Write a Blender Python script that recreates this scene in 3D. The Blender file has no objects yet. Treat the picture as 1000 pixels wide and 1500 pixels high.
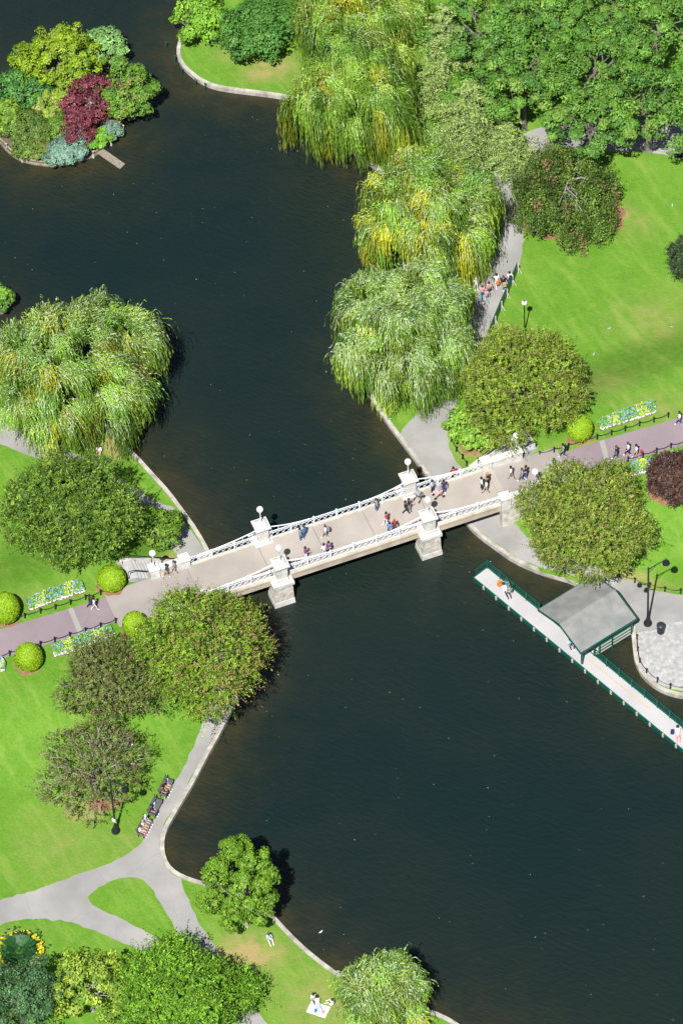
import bpy, bmesh, math, random
import numpy as np
from mathutils import Vector, Matrix
from mathutils.geometry import delaunay_2d_cdt

# ------------------------------------------------------------------ camera, sky, sun, exposure
SC = bpy.context.scene
COL = SC.collection
R = math.radians
TH = R(51.0); FPX = 8333.0; DIST = 490.0; ROLL = 0.055
FWD = np.array([0.0, math.cos(TH), -math.sin(TH)])
_r0 = np.array([1.0, 0, 0]); _u0 = np.array([0.0, math.sin(TH), math.cos(TH)])
_c = math.sqrt(1 - ROLL * ROLL)
RT = _c * _r0 - ROLL * _u0
UP = ROLL * _r0 + _c * _u0
CAM = -FWD * DIST
cd = bpy.data.cameras.new('camera'); cam = bpy.data.objects.new('camera', cd); COL.objects.link(cam)
cd.sensor_fit = 'VERTICAL'; cd.sensor_height = 36.0; cd.sensor_width = 24.0
cd.lens = FPX / 1500 * 36.0
cd.clip_start = 1.0; cd.clip_end = 5000
cam.matrix_world = Matrix(((RT[0], UP[0], -FWD[0], CAM[0]), (RT[1], UP[1], -FWD[1], CAM[1]),
                           (RT[2], UP[2], -FWD[2], CAM[2]), (0, 0, 0, 1)))
SC.camera = cam
SUN_EL = R(55.0); SUN_SH = R(13.0)          # shadows fall forward and 13 degrees to the right
w = bpy.data.worlds.new('World'); SC.world = w; w.use_nodes = True
nt = w.node_tree; bg = nt.nodes['Background']
sky = nt.nodes.new('ShaderNodeTexSky'); sky.sky_type = 'NISHITA'; sky.sun_disc = False
sky.sun_elevation = SUN_EL; sky.sun_rotation = R(180) + SUN_SH
nt.links.new(sky.outputs[0], bg.inputs[0]); bg.inputs[1].default_value = 0.05
sd = bpy.data.lights.new('sun', 'SUN'); sd.energy = 5.0; sd.angle = R(0.5); sd.color = (1.0, 0.975, 0.925)
sun = bpy.data.objects.new('sun', sd); COL.objects.link(sun)
_ld = Vector((math.sin(SUN_SH) * math.cos(SUN_EL), math.cos(SUN_SH) * math.cos(SUN_EL), -math.sin(SUN_EL)))
sun.rotation_euler = _ld.to_track_quat('-Z', 'Y').to_euler()
SC.view_settings.view_transform = 'Standard'; SC.view_settings.look = 'None'
SC.view_settings.exposure = 0.52; SC.view_settings.gamma = 1.0
SC.cycles.max_bounces = 6; SC.cycles.diffuse_bounces = 2; SC.cycles.glossy_bounces = 2
SC.cycles.transmission_bounces = 3; SC.cycles.transparent_max_bounces = 4

rng = np.random.default_rng(7)
random.seed(7)

# ------------------------------------------------------------------ pixels of the survey -> metres
def P(px, py, z=0.0):
    d = FWD + (px - 500) / FPX * RT - (py - 750) / FPX * UP
    t = (z - CAM[2]) / d[2]
    p = CAM + d * t
    return np.array([p[0], p[1], z])

DECK = 3.0
PATHZ = 0.35
_b1 = P(397.5, 818, DECK); _b2 = P(613, 748, DECK)
BT = (_b2 - _b1)[:2]; SPAN = np.linalg.norm(BT); BT = BT / SPAN
BN = np.array([-BT[1], BT[0]])                # away from the camera
BO = _b1[:2]
def bt(p): return float(np.dot(np.asarray(p[:2]) - BO, BT))
def bn(p): return float(np.dot(np.asarray(p[:2]) - BO, BN))
def B(t, n, z):
    q = BO + BT * t + BN * n
    return (q[0], q[1], z)
T0 = bt(P(278, 829, DECK)); T3 = bt(P(706, 689, DECK))
HW = 1.87
def sst(x): x = np.clip(x, 0, 1); return x * x * (3 - 2 * x)
def Hn(x, y):
    x = np.asarray(x, float); y = np.asarray(y, float)
    t = (x - BO[0]) * BT[0] + (y - BO[1]) * BT[1]
    n = (x - BO[0]) * BN[0] + (y - BO[1]) * BN[1]
    a = 1 - sst((np.abs(n) - 4.8) / 8.5)
    b = sst((t - T3 - 0.4) / 6.0) + sst((T0 - 0.4 - t) / 6.0)
    return PATHZ + (DECK - PATHZ) * a * b
def H(x, y): return float(Hn(x, y))
def G(px, py, dz=0.0):
    z = PATHZ
    for _ in range(25):
        p = P(px, py, z + dz); z = 0.5 * z + 0.5 * H(p[0], p[1])
    return np.array([p[0], p[1], H(p[0], p[1]) ])
def scale_at(p):
    return FPX / float(np.dot(np.asarray(p) - CAM, FWD))

# ------------------------------------------------------------------ materials
MATS = {}
def nodes_of(m):
    m.use_nodes = True
    n = m.node_tree
    return n, n.nodes['Principled BSDF']
def mat(name, col, rough=0.7, var=0.15, scale=6.0, bump=0.0, bscale=None, metal=0.0, col2=None, detail=5.0, spec=0.4):
    if name in MATS: return MATS[name]
    m = bpy.data.materials.new(name); n, b = nodes_of(m)
    b.inputs['Roughness'].default_value = rough; b.inputs['Metallic'].default_value = metal
    b.inputs['Specular IOR Level'].default_value = spec
    tc = n.nodes.new('ShaderNodeTexCoord')
    no = n.nodes.new('ShaderNodeTexNoise'); no.inputs['Scale'].default_value = scale; no.inputs['Detail'].default_value = detail
    n.links.new(tc.outputs['Object'], no.inputs['Vector'])
    rp = n.nodes.new('ShaderNodeValToRGB')
    c1 = tuple(min(1, c * (1 - var)) for c in col); c2 = col2 or tuple(min(1, c * (1 + var)) for c in col)
    rp.color_ramp.elements[0].position = 0.3; rp.color_ramp.elements[1].position = 0.7
    rp.color_ramp.elements[0].color = (*c1, 1); rp.color_ramp.elements[1].color = (*c2, 1)
    n.links.new(no.outputs[0], rp.inputs[0]); n.links.new(rp.outputs[0], b.inputs['Base Color'])
    if bump:
        n2 = n.nodes.new('ShaderNodeTexNoise'); n2.inputs['Scale'].default_value = bscale or scale * 4
        n.links.new(tc.outputs['Object'], n2.inputs['Vector'])
        bp = n.nodes.new('ShaderNodeBump'); bp.inputs['Strength'].default_value = bump; bp.inputs['Distance'].default_value = 0.05
        n.links.new(n2.outputs[0], bp.inputs['Height']); n.links.new(bp.outputs[0], b.inputs['Normal'])
    MATS[name] = m
    return m

def mixc(n, fac, a, b_, blend='MIX'):
    mx = n.nodes.new('ShaderNodeMix'); mx.data_type = 'RGBA'; mx.blend_type = blend
    for s, v in ((0, fac), (6, a), (7, b_)):
        if isinstance(v, (int, float)): mx.inputs[s].default_value = v
        elif isinstance(v, tuple): mx.inputs[s].default_value = (*v, 1)
        else: n.links.new(v, mx.inputs[s])
    return mx.outputs[2]
def noise(n, vec, scale, detail=4.0, rough=0.55, lo=0.35, hi=0.65):
    no = n.nodes.new('ShaderNodeTexNoise'); no.inputs['Scale'].default_value = scale; no.inputs['Detail'].default_value = detail
    no.inputs['Roughness'].default_value = rough
    n.links.new(vec, no.inputs['Vector'])
    mr = n.nodes.new('ShaderNodeMapRange'); mr.inputs[1].default_value = lo; mr.inputs[2].default_value = hi
    n.links.new(no.outputs[0], mr.inputs[0])
    return mr.outputs[0]
def mapping(n, vec, rot=0.0, sc=(1, 1, 1)):
    m0 = n.nodes.new('ShaderNodeMapping'); m0.inputs['Rotation'].default_value = (0, 0, rot)
    mp = n.nodes.new('ShaderNodeMapping'); mp.inputs['Scale'].default_value = sc
    n.links.new(vec, m0.inputs['Vector']); n.links.new(m0.outputs[0], mp.inputs['Vector']); return mp.outputs[0]
def mathn(n, op, a, b_):
    m = n.nodes.new('ShaderNodeMath'); m.operation = op
    for i, v in enumerate((a, b_)):
        if isinstance(v, (int, float)): m.inputs[i].default_value = v
        else: n.links.new(v, m.inputs[i])
    return m.outputs[0]

def foliage_material():
    m = bpy.data.materials.new('foliage'); n, b = nodes_of(m)
    at = n.nodes.new('ShaderNodeAttribute'); at.attribute_name = 'tint'
    n.links.new(at.outputs[0], b.inputs['Base Color'])
    b.inputs['Roughness'].default_value = 0.5; b.inputs['Specular IOR Level'].default_value = 0.3
    tr = n.nodes.new('ShaderNodeBsdfTranslucent')
    hs = n.nodes.new('ShaderNodeHueSaturation'); hs.inputs['Value'].default_value = 1.25; hs.inputs['Hue'].default_value = 0.485
    n.links.new(at.outputs[0], hs.inputs['Color']); n.links.new(hs.outputs[0], tr.inputs['Color'])
    ms = n.nodes.new('ShaderNodeMixShader'); ms.inputs[0].default_value = 0.10
    n.links.new(b.outputs[0], ms.inputs[1]); n.links.new(tr.outputs[0], ms.inputs[2])
    n.links.new(ms.outputs[0], n.nodes['Material Output'].inputs[0])
    return m
LEAF = foliage_material()

def lawn_material():
    m = bpy.data.materials.new('grass'); n, b = nodes_of(m)
    tc = n.nodes.new('ShaderNodeTexCoord'); v = tc.outputs['Object']
    big = noise(n, v, 0.11, 3); mid = noise(n, v, 0.55, 5); fine = noise(n, v, 6.0, 6, 0.7, 0.3, 0.7)
    c = mixc(n, big, (0.100, 0.258, 0.014), (0.150, 0.318, 0.028))
    c = mixc(n, mathn(n, 'MULTIPLY', mid, 0.6), c, (0.078, 0.218, 0.012))
    c = mixc(n, mathn(n, 'MULTIPLY', noise(n, v, 1.7, 6, 0.7, 0.42, 0.7), 0.5), c, (0.225, 0.335, 0.065))
    c = mixc(n, mathn(n, 'MULTIPLY', fine, 0.7), c, (0.075, 0.165, 0.018))
    # mown streaks and straw coloured dry flecks
    sv = mapping(n, v, R(62), (0.22, 1.1, 1))
    st = noise(n, sv, 0.9, 5, 0.65, 0.5, 0.75)
    c = mixc(n, mathn(n, 'MULTIPLY', st, 0.45), c, (0.27, 0.36, 0.075))
    at = n.nodes.new('ShaderNodeAttribute'); at.attribute_name = 'dry'
    dn = noise(n, v, 0.9, 6, 0.65, 0.25, 0.75)
    dd = mathn(n, 'MULTIPLY', mathn(n, 'MULTIPLY', at.outputs['Fac'], 2.3), dn)
    dd.node.use_clamp = True
    c = mixc(n, dd, c, (0.33, 0.26, 0.11))
    n.links.new(c, b.inputs['Base Color'])
    b.inputs['Roughness'].default_value = 0.85; b.inputs['Specular IOR Level'].default_value = 0.15
    bp = n.nodes.new('ShaderNodeBump'); bp.inputs['Strength'].default_value = 0.55; bp.inputs['Distance'].default_value = 0.08
    hb = n.nodes.new('ShaderNodeTexNoise'); hb.inputs['Scale'].default_value = 5.0; hb.inputs['Detail'].default_value = 6
    n.links.new(v, hb.inputs['Vector'])
    n.links.new(hb.outputs[0], bp.inputs['Height']); n.links.new(bp.outputs[0], b.inputs['Normal'])
    return m
def water_material():
    m = bpy.data.materials.new('water'); n, b = nodes_of(m)
    tc = n.nodes.new('ShaderNodeTexCoord'); v = tc.outputs['Object']
    at = n.nodes.new('ShaderNodeAttribute'); at.attribute_name = 'shore'
    nz = noise(n, v, 0.35, 5, 0.6, 0.2, 0.8)
    f = mathn(n, 'MULTIPLY', at.outputs['Fac'], nz); f.node.use_clamp = True
    deepn = noise(n, v, 0.05, 3)
    c = mixc(n, deepn, (0.0062, 0.0160, 0.0168), (0.0098, 0.0188, 0.0162))
    c = mixc(n, f, c, (0.048, 0.040, 0.016))
    n.links.new(c, b.inputs['Base Color'])
    b.inputs['Roughness'].default_value = 0.05; b.inputs['IOR'].default_value = 1.33
    v1 = mapping(n, v, R(32), (0.8, 2.6, 1)); v2 = mapping(n, v, R(-12), (0.9, 2.4, 1))
    def raw(vec, s, d):
        no = n.nodes.new('ShaderNodeTexNoise'); no.inputs['Scale'].default_value = s; no.inputs['Detail'].default_value = d
        no.inputs['Distortion'].default_value = 0.4
        n.links.new(vec, no.inputs['Vector']); return no.outputs[0]
    h = mathn(n, 'ADD', raw(v1, 1.3, 3), mathn(n, 'MULTIPLY', raw(v2, 0.9, 3), 0.8))
    bp = n.nodes.new('ShaderNodeBump'); bp.inputs['Strength'].default_value = 0.8; bp.inputs['Distance'].default_value = 0.15
    n.links.new(h, bp.inputs['Height']); n.links.new(bp.outputs[0], b.inputs['Normal'])
    return m
def paving_material(name, base, var=0.17, crack=True, warm=(0.3, 0.26, 0.2)):
    m = bpy.data.materials.new(name); n, b = nodes_of(m)
    tc = n.nodes.new('ShaderNodeTexCoord'); v = tc.outputs['Object']
    a = noise(n, v, 0.25, 5); f = noise(n, v, 14, 4, 0.7, 0.3, 0.7)
    c = mixc(n, a, tuple(x * (1 - var) for x in base), tuple(x * (1 + var) for x in base))
    c = mixc(n, mathn(n, 'MULTIPLY', f, 0.3), c, tuple(x * 0.7 for x in base))
    st = noise(n, v, 0.8, 6, 0.7, 0.56, 0.8)
    c = mixc(n, mathn(n, 'MULTIPLY', st, 0.35), c, warm)
    if crack:
        vo = n.nodes.new('ShaderNodeTexVoronoi'); vo.feature = 'DISTANCE_TO_EDGE'; vo.inputs['Scale'].default_value = 0.16
        wv = n.nodes.new('ShaderNodeTexNoise'); wv.inputs['Scale'].default_value = 0.8; n.links.new(v, wv.inputs['Vector'])
        ad = n.nodes.new('ShaderNodeVectorMath'); ad.operation = 'ADD'; n.links.new(v, ad.inputs[0]); n.links.new(wv.outputs['Color'], ad.inputs[1])
        n.links.new(ad.outputs[0], vo.inputs['Vector'])
        cr = n.nodes.new('ShaderNodeMapRange'); cr.inputs[1].default_value = 0.0; cr.inputs[2].default_value = 0.008
        cr.inputs[3].default_value = 0.25; cr.inputs[4].default_value = 0.0
        n.links.new(vo.outputs['Distance'], cr.inputs[0])
        c = mixc(n, cr.outputs[0], c, tuple(x * 0.55 for x in base))
    n.links.new(c, b.inputs['Base Color']); b.inputs['Roughness'].default_value = 0.85
    b.inputs['Specular IOR Level'].default_value = 0.2
    return m
def plaza_material(cx, cy):
    m = bpy.data.materials.new('granite_setts'); n, b = nodes_of(m)
    tc = n.nodes.new('ShaderNodeTexCoord')
    mp = n.nodes.new('ShaderNodeMapping'); mp.inputs['Location'].default_value = (-cx, -cy, 0)
    n.links.new(tc.outputs['Object'], mp.inputs['Vector']); v = mp.outputs[0]
    sx = n.nodes.new('ShaderNodeSeparateXYZ'); n.links.new(v, sx.inputs[0])
    rr = mathn(n, 'SQRT', mathn(n, 'ADD', mathn(n, 'MULTIPLY', sx.outputs[0], sx.outputs[0]), mathn(n, 'MULTIPLY', sx.outputs[1], sx.outputs[1])), 0)
    an = mathn(n, 'ARCTAN2', sx.outputs[1], sx.outputs[0])
    ring = mathn(n, 'FLOOR', mathn(n, 'MULTIPLY', rr, 3.2), 0)
    cell = mathn(n, 'FLOOR', mathn(n, 'MULTIPLY', an, mathn(n, 'MULTIPLY', mathn(n, 'ADD', ring, 1.0), 1.0)), 0)
    cv = n.nodes.new('ShaderNodeCombineXYZ'); n.links.new(ring, cv.inputs[0]); n.links.new(cell, cv.inputs[1])
    wn = n.nodes.new('ShaderNodeTexWhiteNoise'); n.links.new(cv.outputs[0], wn.inputs['Vector'])
    c = mixc(n, wn.outputs['Value'], (0.30, 0.295, 0.29), (0.45, 0.44, 0.43))
    fr = mathn(n, 'FRACT', mathn(n, 'MULTIPLY', rr, 3.2), 0)
    jt = n.nodes.new('ShaderNodeMapRange'); jt.inputs[1].default_value = 0.0; jt.inputs[2].default_value = 0.22
    jt.inputs[3].default_value = 0.4; jt.inputs[4].default_value = 0
    n.links.new(fr, jt.inputs[0])
    c = mixc(n, jt.outputs[0], c, (0.22, 0.22, 0.21))
    c = mixc(n, mathn(n, 'MULTIPLY', noise(n, v, 0.5, 5), 0.35), c, (0.30, 0.295, 0.28))
    n.links.new(c, b.inputs['Base Color']); b.inputs['Roughness'].default_value = 0.8
    return m

M_GRASS = lawn_material(); M_WATER = water_material()
M_PATH = paving_material('asphalt_path', (0.305, 0.297, 0.288))
M_MALL = paving_material('mauve_paving', (0.255, 0.205, 0.225), 0.10, True, (0.30, 0.25, 0.25))
M_STRIP = paving_material('pale_strip', (0.33, 0.32, 0.30), 0.08, False)
M_DECK = paving_material('bridge_deck', (0.365, 0.325, 0.290), 0.14, False, (0.31, 0.26, 0.22))
M_DECK2 = paving_material('approach_deck', (0.325, 0.29, 0.27), 0.12, False, (0.28, 0.24, 0.22))
M_COPE = mat('granite_coping', (0.38, 0.355, 0.315), 0.85, 0.32, 1.5, 0.3)
M_STONE = mat('white_granite', (0.58, 0.565, 0.535), 0.8, 0.2, 1.8, 0.3)
M_STONE_OLD = mat('weathered_granite', (0.50, 0.47, 0.42), 0.85, 0.35, 2.2, 0.4)
M_WHITE = mat('white_paint', (0.74, 0.78, 0.84), 0.45, 0.04, 3)
M_GLOBE = mat('milk_glass', (0.85, 0.85, 0.84), 0.25, 0.02, 3)
M_BLACK = mat('black_iron', (0.012, 0.014, 0.02), 0.4, 0.2, 8)
M_GREEN = mat('dark_green_paint', (0.004, 0.085, 0.062), 0.45, 0.2, 4)
M_FASCIA = mat('bridge_girder', (0.46, 0.40, 0.32), 0.85, 0.2, 1.2, 0.2)
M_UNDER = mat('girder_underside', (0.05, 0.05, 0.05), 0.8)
M_DOCK = paving_material('dock_boards', (0.44, 0.43, 0.435), 0.08, False, (0.46, 0.43, 0.42))
M_ROOF = mat('copper_roof', (0.185, 0.205, 0.195), 0.75, 0.15, 0.9, 0.2, 9, 0, (0.27, 0.255, 0.245))
M_WOOD = mat('weathered_wood', (0.25, 0.21, 0.17), 0.8, 0.3, 5, 0.2)
M_PALEWOOD = mat('pale_boards', (0.52, 0.50, 0.44), 0.7, 0.12, 5)
M_SOIL = mat('mulch_soil', (0.235, 0.125, 0.07), 0.95, 0.3, 2.5, 0.5, 12)
M_BARK = mat('grey_bark', (0.17, 0.15, 0.135), 0.9, 0.35, 4, 0.5)
M_PALEBARK = mat('pale_bark', (0.40, 0.36, 0.34), 0.9, 0.25, 4, 0.4)
M_TWIG = mat('grey_twigs', (0.30, 0.28, 0.27), 0.9, 0.25, 4)
M_SLATE = mat('bench_slats', (0.13, 0.12, 0.13), 0.7, 0.25, 6)
M_ORANGE = mat('orange_line', (0.55, 0.36, 0.16), 0.7, 0.15, 3)
M_CONC = mat('pale_concrete', (0.37, 0.375, 0.375), 0.85, 0.12, 2)

# ------------------------------------------------------------------ object helpers
def tag(o, label=None, cat=None, group=None, kind=None):
    if label: o['label'] = label
    if cat: o['category'] = cat
    if group: o['group'] = group
    if kind: o['kind'] = kind
    return o
def empty(name, loc, label, cat, group=None, rz=0.0):
    o = bpy.data.objects.new(name, None); COL.objects.link(o); o.location = loc; o.rotation_euler[2] = rz
    o.empty_display_size = 0.2
    return tag(o, label, cat, group)
def copy_tree(o, parent=None):
    c = o.copy(); COL.objects.link(c)
    if parent is not None: c.parent = parent
    for ch in list(o.children): copy_tree(ch, c)
    return c

class MB:
    def __init__(s): s.v = []; s.f = []; s.m = []
    def add(s, vs, fs, mi=0):
        k = len(s.v); s.v += [tuple(map(float, q)) for q in vs]
        s.f += [tuple(k + i for i in q) for q in fs]; s.m += [mi] * len(fs)
    def box(s, c, size, rz=0.0, mi=0, taper=1.0):
        hx, hy, hz = [q / 2 for q in size]; ca, sa = math.cos(rz), math.sin(rz); vs = []
        for z in (-hz, hz):
            k = taper if z > 0 else 1.0
            for x, y in ((-hx, -hy), (hx, -hy), (hx, hy), (-hx, hy)):
                x *= k; y *= k
                vs.append((c[0] + x * ca - y * sa, c[1] + x * sa + y * ca, c[2] + z))
        s.add(vs, [(3, 2, 1, 0), (4, 5, 6, 7), (0, 1, 5, 4), (1, 2, 6, 5), (2, 3, 7, 6), (3, 0, 4, 7)], mi)
    def hexa(s, lo, hi, mi=0):     # four bottom points, four top points (counter-clockwise from above)
        s.add(list(lo) + list(hi), [(3, 2, 1, 0), (4, 5, 6, 7), (0, 1, 5, 4), (1, 2, 6, 5), (2, 3, 7, 6), (3, 0, 4, 7)], mi)
    def tube(s, pts, rad, n=6, mi=0):
        pts = [Vector(p) for p in pts]
        if isinstance(rad, (int, float)): rad = [rad] * len(pts)
        rings = []
        for i, p in enumerate(pts):
            d = (pts[min(i + 1, len(pts) - 1)] - pts[max(i - 1, 0)])
            if d.length < 1e-6: d = Vector((0, 0, 1))
            d.normalize()
            a = d.cross(Vector((0, 0, 1)))
            if a.length < 0.05: a = d.cross(Vector((1, 0, 0)))
            a.normalize(); b_ = d.cross(a)
            rings.append([p + (a * math.cos(2 * math.pi * k / n) + b_ * math.sin(2 * math.pi * k / n)) * rad[i] for k in range(n)])
        vs = [q for r in rings for q in r]; fs = []
        for i in range(len(rings) - 1):
            for k in range(n):
                fs.append((i * n + k, i * n + (k + 1) % n, (i + 1) * n + (k + 1) % n, (i + 1) * n + k))
        fs.append(tuple(range(n))[::-1]); fs.append(tuple((len(rings) - 1) * n + k for k in range(n)))
        s.add(vs, fs, mi)
    def lathe(s, prof, c=(0, 0, 0), n=14, mi=0, sx=1.0, sy=1.0):
        vs = []; fs = []
        for r, z in prof:
            for k in range(n):
                a = 2 * math.pi * k / n
                vs.append((c[0] + r * sx * math.cos(a), c[1] + r * sy * math.sin(a), c[2] + z))
        for i in range(len(prof) - 1):
            for k in range(n):
                fs.append((i * n + k, i * n + (k + 1) % n, (i + 1) * n + (k + 1) % n, (i + 1) * n + k))
        fs.append(tuple(range(n))[::-1]); fs.append(tuple((len(prof) - 1) * n + k for k in range(n)))
        s.add(vs, fs, mi)
    def build(s, name, m, parent=None, smooth=False, loc=None):
        me = bpy.data.meshes.new(name); me.from_pydata(s.v, [], s.f)
        for q in (m if isinstance(m, (list, tuple)) else [m]): me.materials.append(q)
        me.polygons.foreach_set('material_index', s.m)
        if smooth: me.polygons.foreach_set('use_smooth', [True] * len(me.polygons))
        me.update()
        o = bpy.data.objects.new(name, me); COL.objects.link(o)
        if parent is not None: o.parent = parent
        if loc is not None: o.location = loc
        return o
def sphere_prof(r, z0, n=9, sq=1.0):
    return [(max(0.002, r * math.sin(math.pi * i / n)), z0 - r * sq * math.cos(math.pi * i / n)) for i in range(n + 1)]

def quads_object(name, V, C, parent=None, m=None, nv=4):
    """V: (n,nv,3) vertices of n small faces, C: (n,3) colour of each."""
    k = len(V)
    me = bpy.data.meshes.new(name)
    me.vertices.add(k * nv); me.loops.add(k * nv); me.polygons.add(k)
    me.vertices.foreach_set('co', V.reshape(-1).astype(np.float32))
    me.loops.foreach_set('vertex_index', np.arange(k * nv, dtype=np.int32))
    me.polygons.foreach_set('loop_start', np.arange(0, k * nv, nv, dtype=np.int32))
    me.polygons.foreach_set('loop_total', np.full(k, nv, dtype=np.int32))
    me.update(calc_edges=True)
    a = me.color_attributes.new('tint', 'FLOAT_COLOR', 'POINT')
    cc = np.ones((k, nv, 4), np.float32); cc[:, :, :3] = C[:, None, :]
    a.data.foreach_set('color', cc.reshape(-1))
    me.materials.append(m or LEAF)
    o = bpy.data.objects.new(name, me); COL.objects.link(o)
    if parent is not None: o.parent = parent
    return o
def unit(a): return a / np.maximum(1e-9, np.linalg.norm(a, axis=-1, keepdims=True))
def leaf_quads(c, d, nrm, L, W):
    """diamond leaves: centre c, along d, facing nrm."""
    d = unit(d); s = unit(np.cross(nrm, d)); L = L[:, None] / 2; W = W[:, None] / 2
    up = unit(np.cross(d, s)) * W * 0.35
    return np.stack([c - d * L, c + s * W + d * L * 0.1 + up, c + d * L, c - s * W + d * L * 0.1 + up], 1)
def pick(pal, n, r, gain=1.0):
    pal = np.array(pal, float); wt = pal[:, 3] / pal[:, 3].sum()
    return pal[r.choice(len(pal), n, p=wt), :3]

# ------------------------------------------------------------------ shore and paths (surveyed outlines)
LEFT_SHORE = [(-60, 470), (0, 481), (15, 484), (60, 520), (120, 580), (177, 645), (200, 665), (220, 687), (250, 720), (272, 750), (290, 775), (309, 809), (332, 855),
    (352, 905), (362, 950), (359, 995), (345, 1030), (325, 1070), (300, 1115), (284, 1147), (270, 1170), (256, 1194), (246, 1212), (241, 1228), (241, 1247), (247, 1265),
    (260, 1277), (280, 1286), (302, 1292), (345, 1304), (380, 1322), (404, 1343), (425, 1366), (450, 1390), (475, 1410), (500, 1428), (555, 1453), (614, 1473), (650, 1486),
    (671, 1499), (720, 1530), (800, 1580)]
RIGHT_SHORE = [(300, -60), (284, 0), (272, 42), (262, 55), (258, 75), (262, 90), (272, 102), (290, 117), (312, 127), (340, 132), (375, 136), (405, 140), (435, 146), (478, 182), (518, 226),
    (562, 252), (590, 310), (598, 390), (575, 470), (545, 530), (533, 563), (542, 582), (565, 617), (590, 650), (627, 700), (655, 733), (685, 769), (700, 784), (725, 802), (750, 820), (780, 834),
    (800, 841), (842, 853), (868, 872), (898, 893), (918, 908), (924, 925), (926, 950), (929, 970), (940, 990), (960, 1007), (980, 1016), (1000, 1020), (1060, 1026), (1150, 1040)]
ISLAND = [(0, 206), (10, 218), (22, 228), (38, 235), (62, 239), (82, 240), (105, 236), (130, 229), (147, 220), (162, 207), (175, 190), (181, 178), (180, 155), (165, 135), (130, 120), (90, 115),
    (45, 122), (5, 138), (-22, 158), (-28, 185)]
def W2(pts, z=0.42): return [tuple(P(x, y, z)[:2]) for x, y in pts]
def smooth_line(pts, it=2, closed=False):
    pts = [np.array(p) for p in pts]
    for _ in range(it):
        q = []
        rngk = range(len(pts)) if closed else range(len(pts) - 1)
        if not closed: q.append(pts[0])
        for i in rngk:
            a, b_ = pts[i], pts[(i + 1) % len(pts)]
            q += [a * 0.75 + b_ * 0.25, a * 0.25 + b_ * 0.75]
        if not closed: q.append(pts[-1])
        pts = q
    return [tuple(p) for p in pts]
LS = smooth_line(W2(LEFT_SHORE), 1); RS = smooth_line(W2(RIGHT_SHORE), 1); IS = smooth_line(W2(ISLAND), 1, True)
FAR = 260.0
LEFT_LAND = [(-FAR, LS[0][1])] + LS + [(LS[-1][0], -FAR), (-FAR, -FAR)]
RIGHT_LAND = [(RS[0][0], FAR)] + RS + [(FAR, RS[-1][1]), (FAR, FAR)]
def GP(pts): return [tuple(G(x, y)[:2]) for x, y in pts]
PATHS = [
    smooth_line(W2([(-60, 595), (0, 615), (45, 640), (90, 655), (150, 682), (210, 722), (235, 740), (256, 741), (273, 768), (303, 809), (326, 857), (346, 905), (356, 950), (353, 993), (339, 1028), (320, 1068), (292, 1120), (275, 1150),
        (262, 1173), (247, 1197), (239, 1212), (235, 1230), (235, 1250), (242, 1270), (255, 1281), (267, 1289), (268, 1302), (285, 1340), (302, 1370), (316, 1388), (340, 1425), (366, 1465), (395, 1503), (430, 1560),
        (380, 1560), (335, 1490), (305, 1440), (275, 1395), (264, 1376), (255, 1357), (240, 1330), (220, 1298), (205, 1287), (185, 1285), (150, 1296), (128, 1312), (131, 1323), (150, 1333), (190, 1351), (225, 1370), (240, 1380), (285, 1420), (330, 1500), (300, 1520), (240, 1432), (200, 1390), (175, 1380),
        (140, 1363), (105, 1351), (70, 1345), (30, 1347), (0, 1355), (-60, 1375), (-60, 1335), (0, 1320), (100, 1287), (172, 1260), (205, 1240), (216, 1220), (234, 1180), (250, 1153), (270, 1125), (288, 1082), (305, 1040), (312, 1000), (308, 960), (298, 905), (285, 862), (262, 818), (250, 795), (225, 765), (205, 745),
        (150, 712), (85, 682), (45, 668), (0, 649), (-60, 632)], 0.35), 1, True),
    smooth_line(W2([(1060, 182), (1000, 180), (940, 175), (860, 180), (800, 183), (755, 200), (722, 245), (724, 268), (736, 300), (737, 338), (722, 375), (705, 410), (696, 434), (694, 447), (672, 500), (648, 545), (632, 572), (620, 600), (604, 614), (584, 632),
        (594, 648), (632, 703), (660, 735), (690, 768), (706, 782), (730, 799), (754, 816), (783, 829), (803, 836), (845, 848), (872, 868), (902, 889), (924, 906), (929, 922), (933, 930), (955, 923), (979, 913), (1000, 909), (1060, 890), (1060, 878), (1000, 872), (979, 870), (949, 862), (930, 854), (893, 846), (870, 838), (830, 828),
        (790, 806), (762, 780), (742, 752), (722, 728), (700, 705), (682, 692), (672, 682), (662, 668), (655, 645), (655, 620), (666, 600), (672, 575), (690, 535), (715, 493), (738, 440), (761, 394), (763, 370), (768, 345), (765, 300), (765, 272), (775, 238), (800, 217), (840, 218), (890, 222), (950, 222), (1000, 232), (1060, 240)], 0.35), 1, True)]
def ragged(pl, amp=.055):
    rr = np.random.default_rng(3); out = []
    for a, b_ in zip(pl, pl[1:] + pl[:1]):
        a = np.array(a); b_ = np.array(b_); k = max(1, int(np.linalg.norm(b_ - a) / .45))
        for i in range(k): out.append(tuple(a + (b_ - a) * i / k + rr.normal(size=2) * amp))
    return out
PATHS = [ragged(p) for p in PATHS]
PLAZA = W2([(931, 927), (955, 923), (979, 913), (1000, 909), (1060, 895), (1150, 895), (1150, 1034), (1060, 1019), (1000, 1012), (981, 1009), (962, 1001), (944, 986), (936, 971), (933, 952), (931, 933)], 0.36)
MALLS = [GP([(-60, 937), (0, 922), (100, 892), (156, 875), (172, 910), (122, 927), (32, 956), (0, 966), (-60, 986)]),
         GP([(820, 667), (833, 660), (874, 647), (921, 633), (964, 621), (1000, 609), (1060, 592), (1060, 634), (1000, 652), (946, 668), (910, 678), (835, 696)])]
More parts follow.
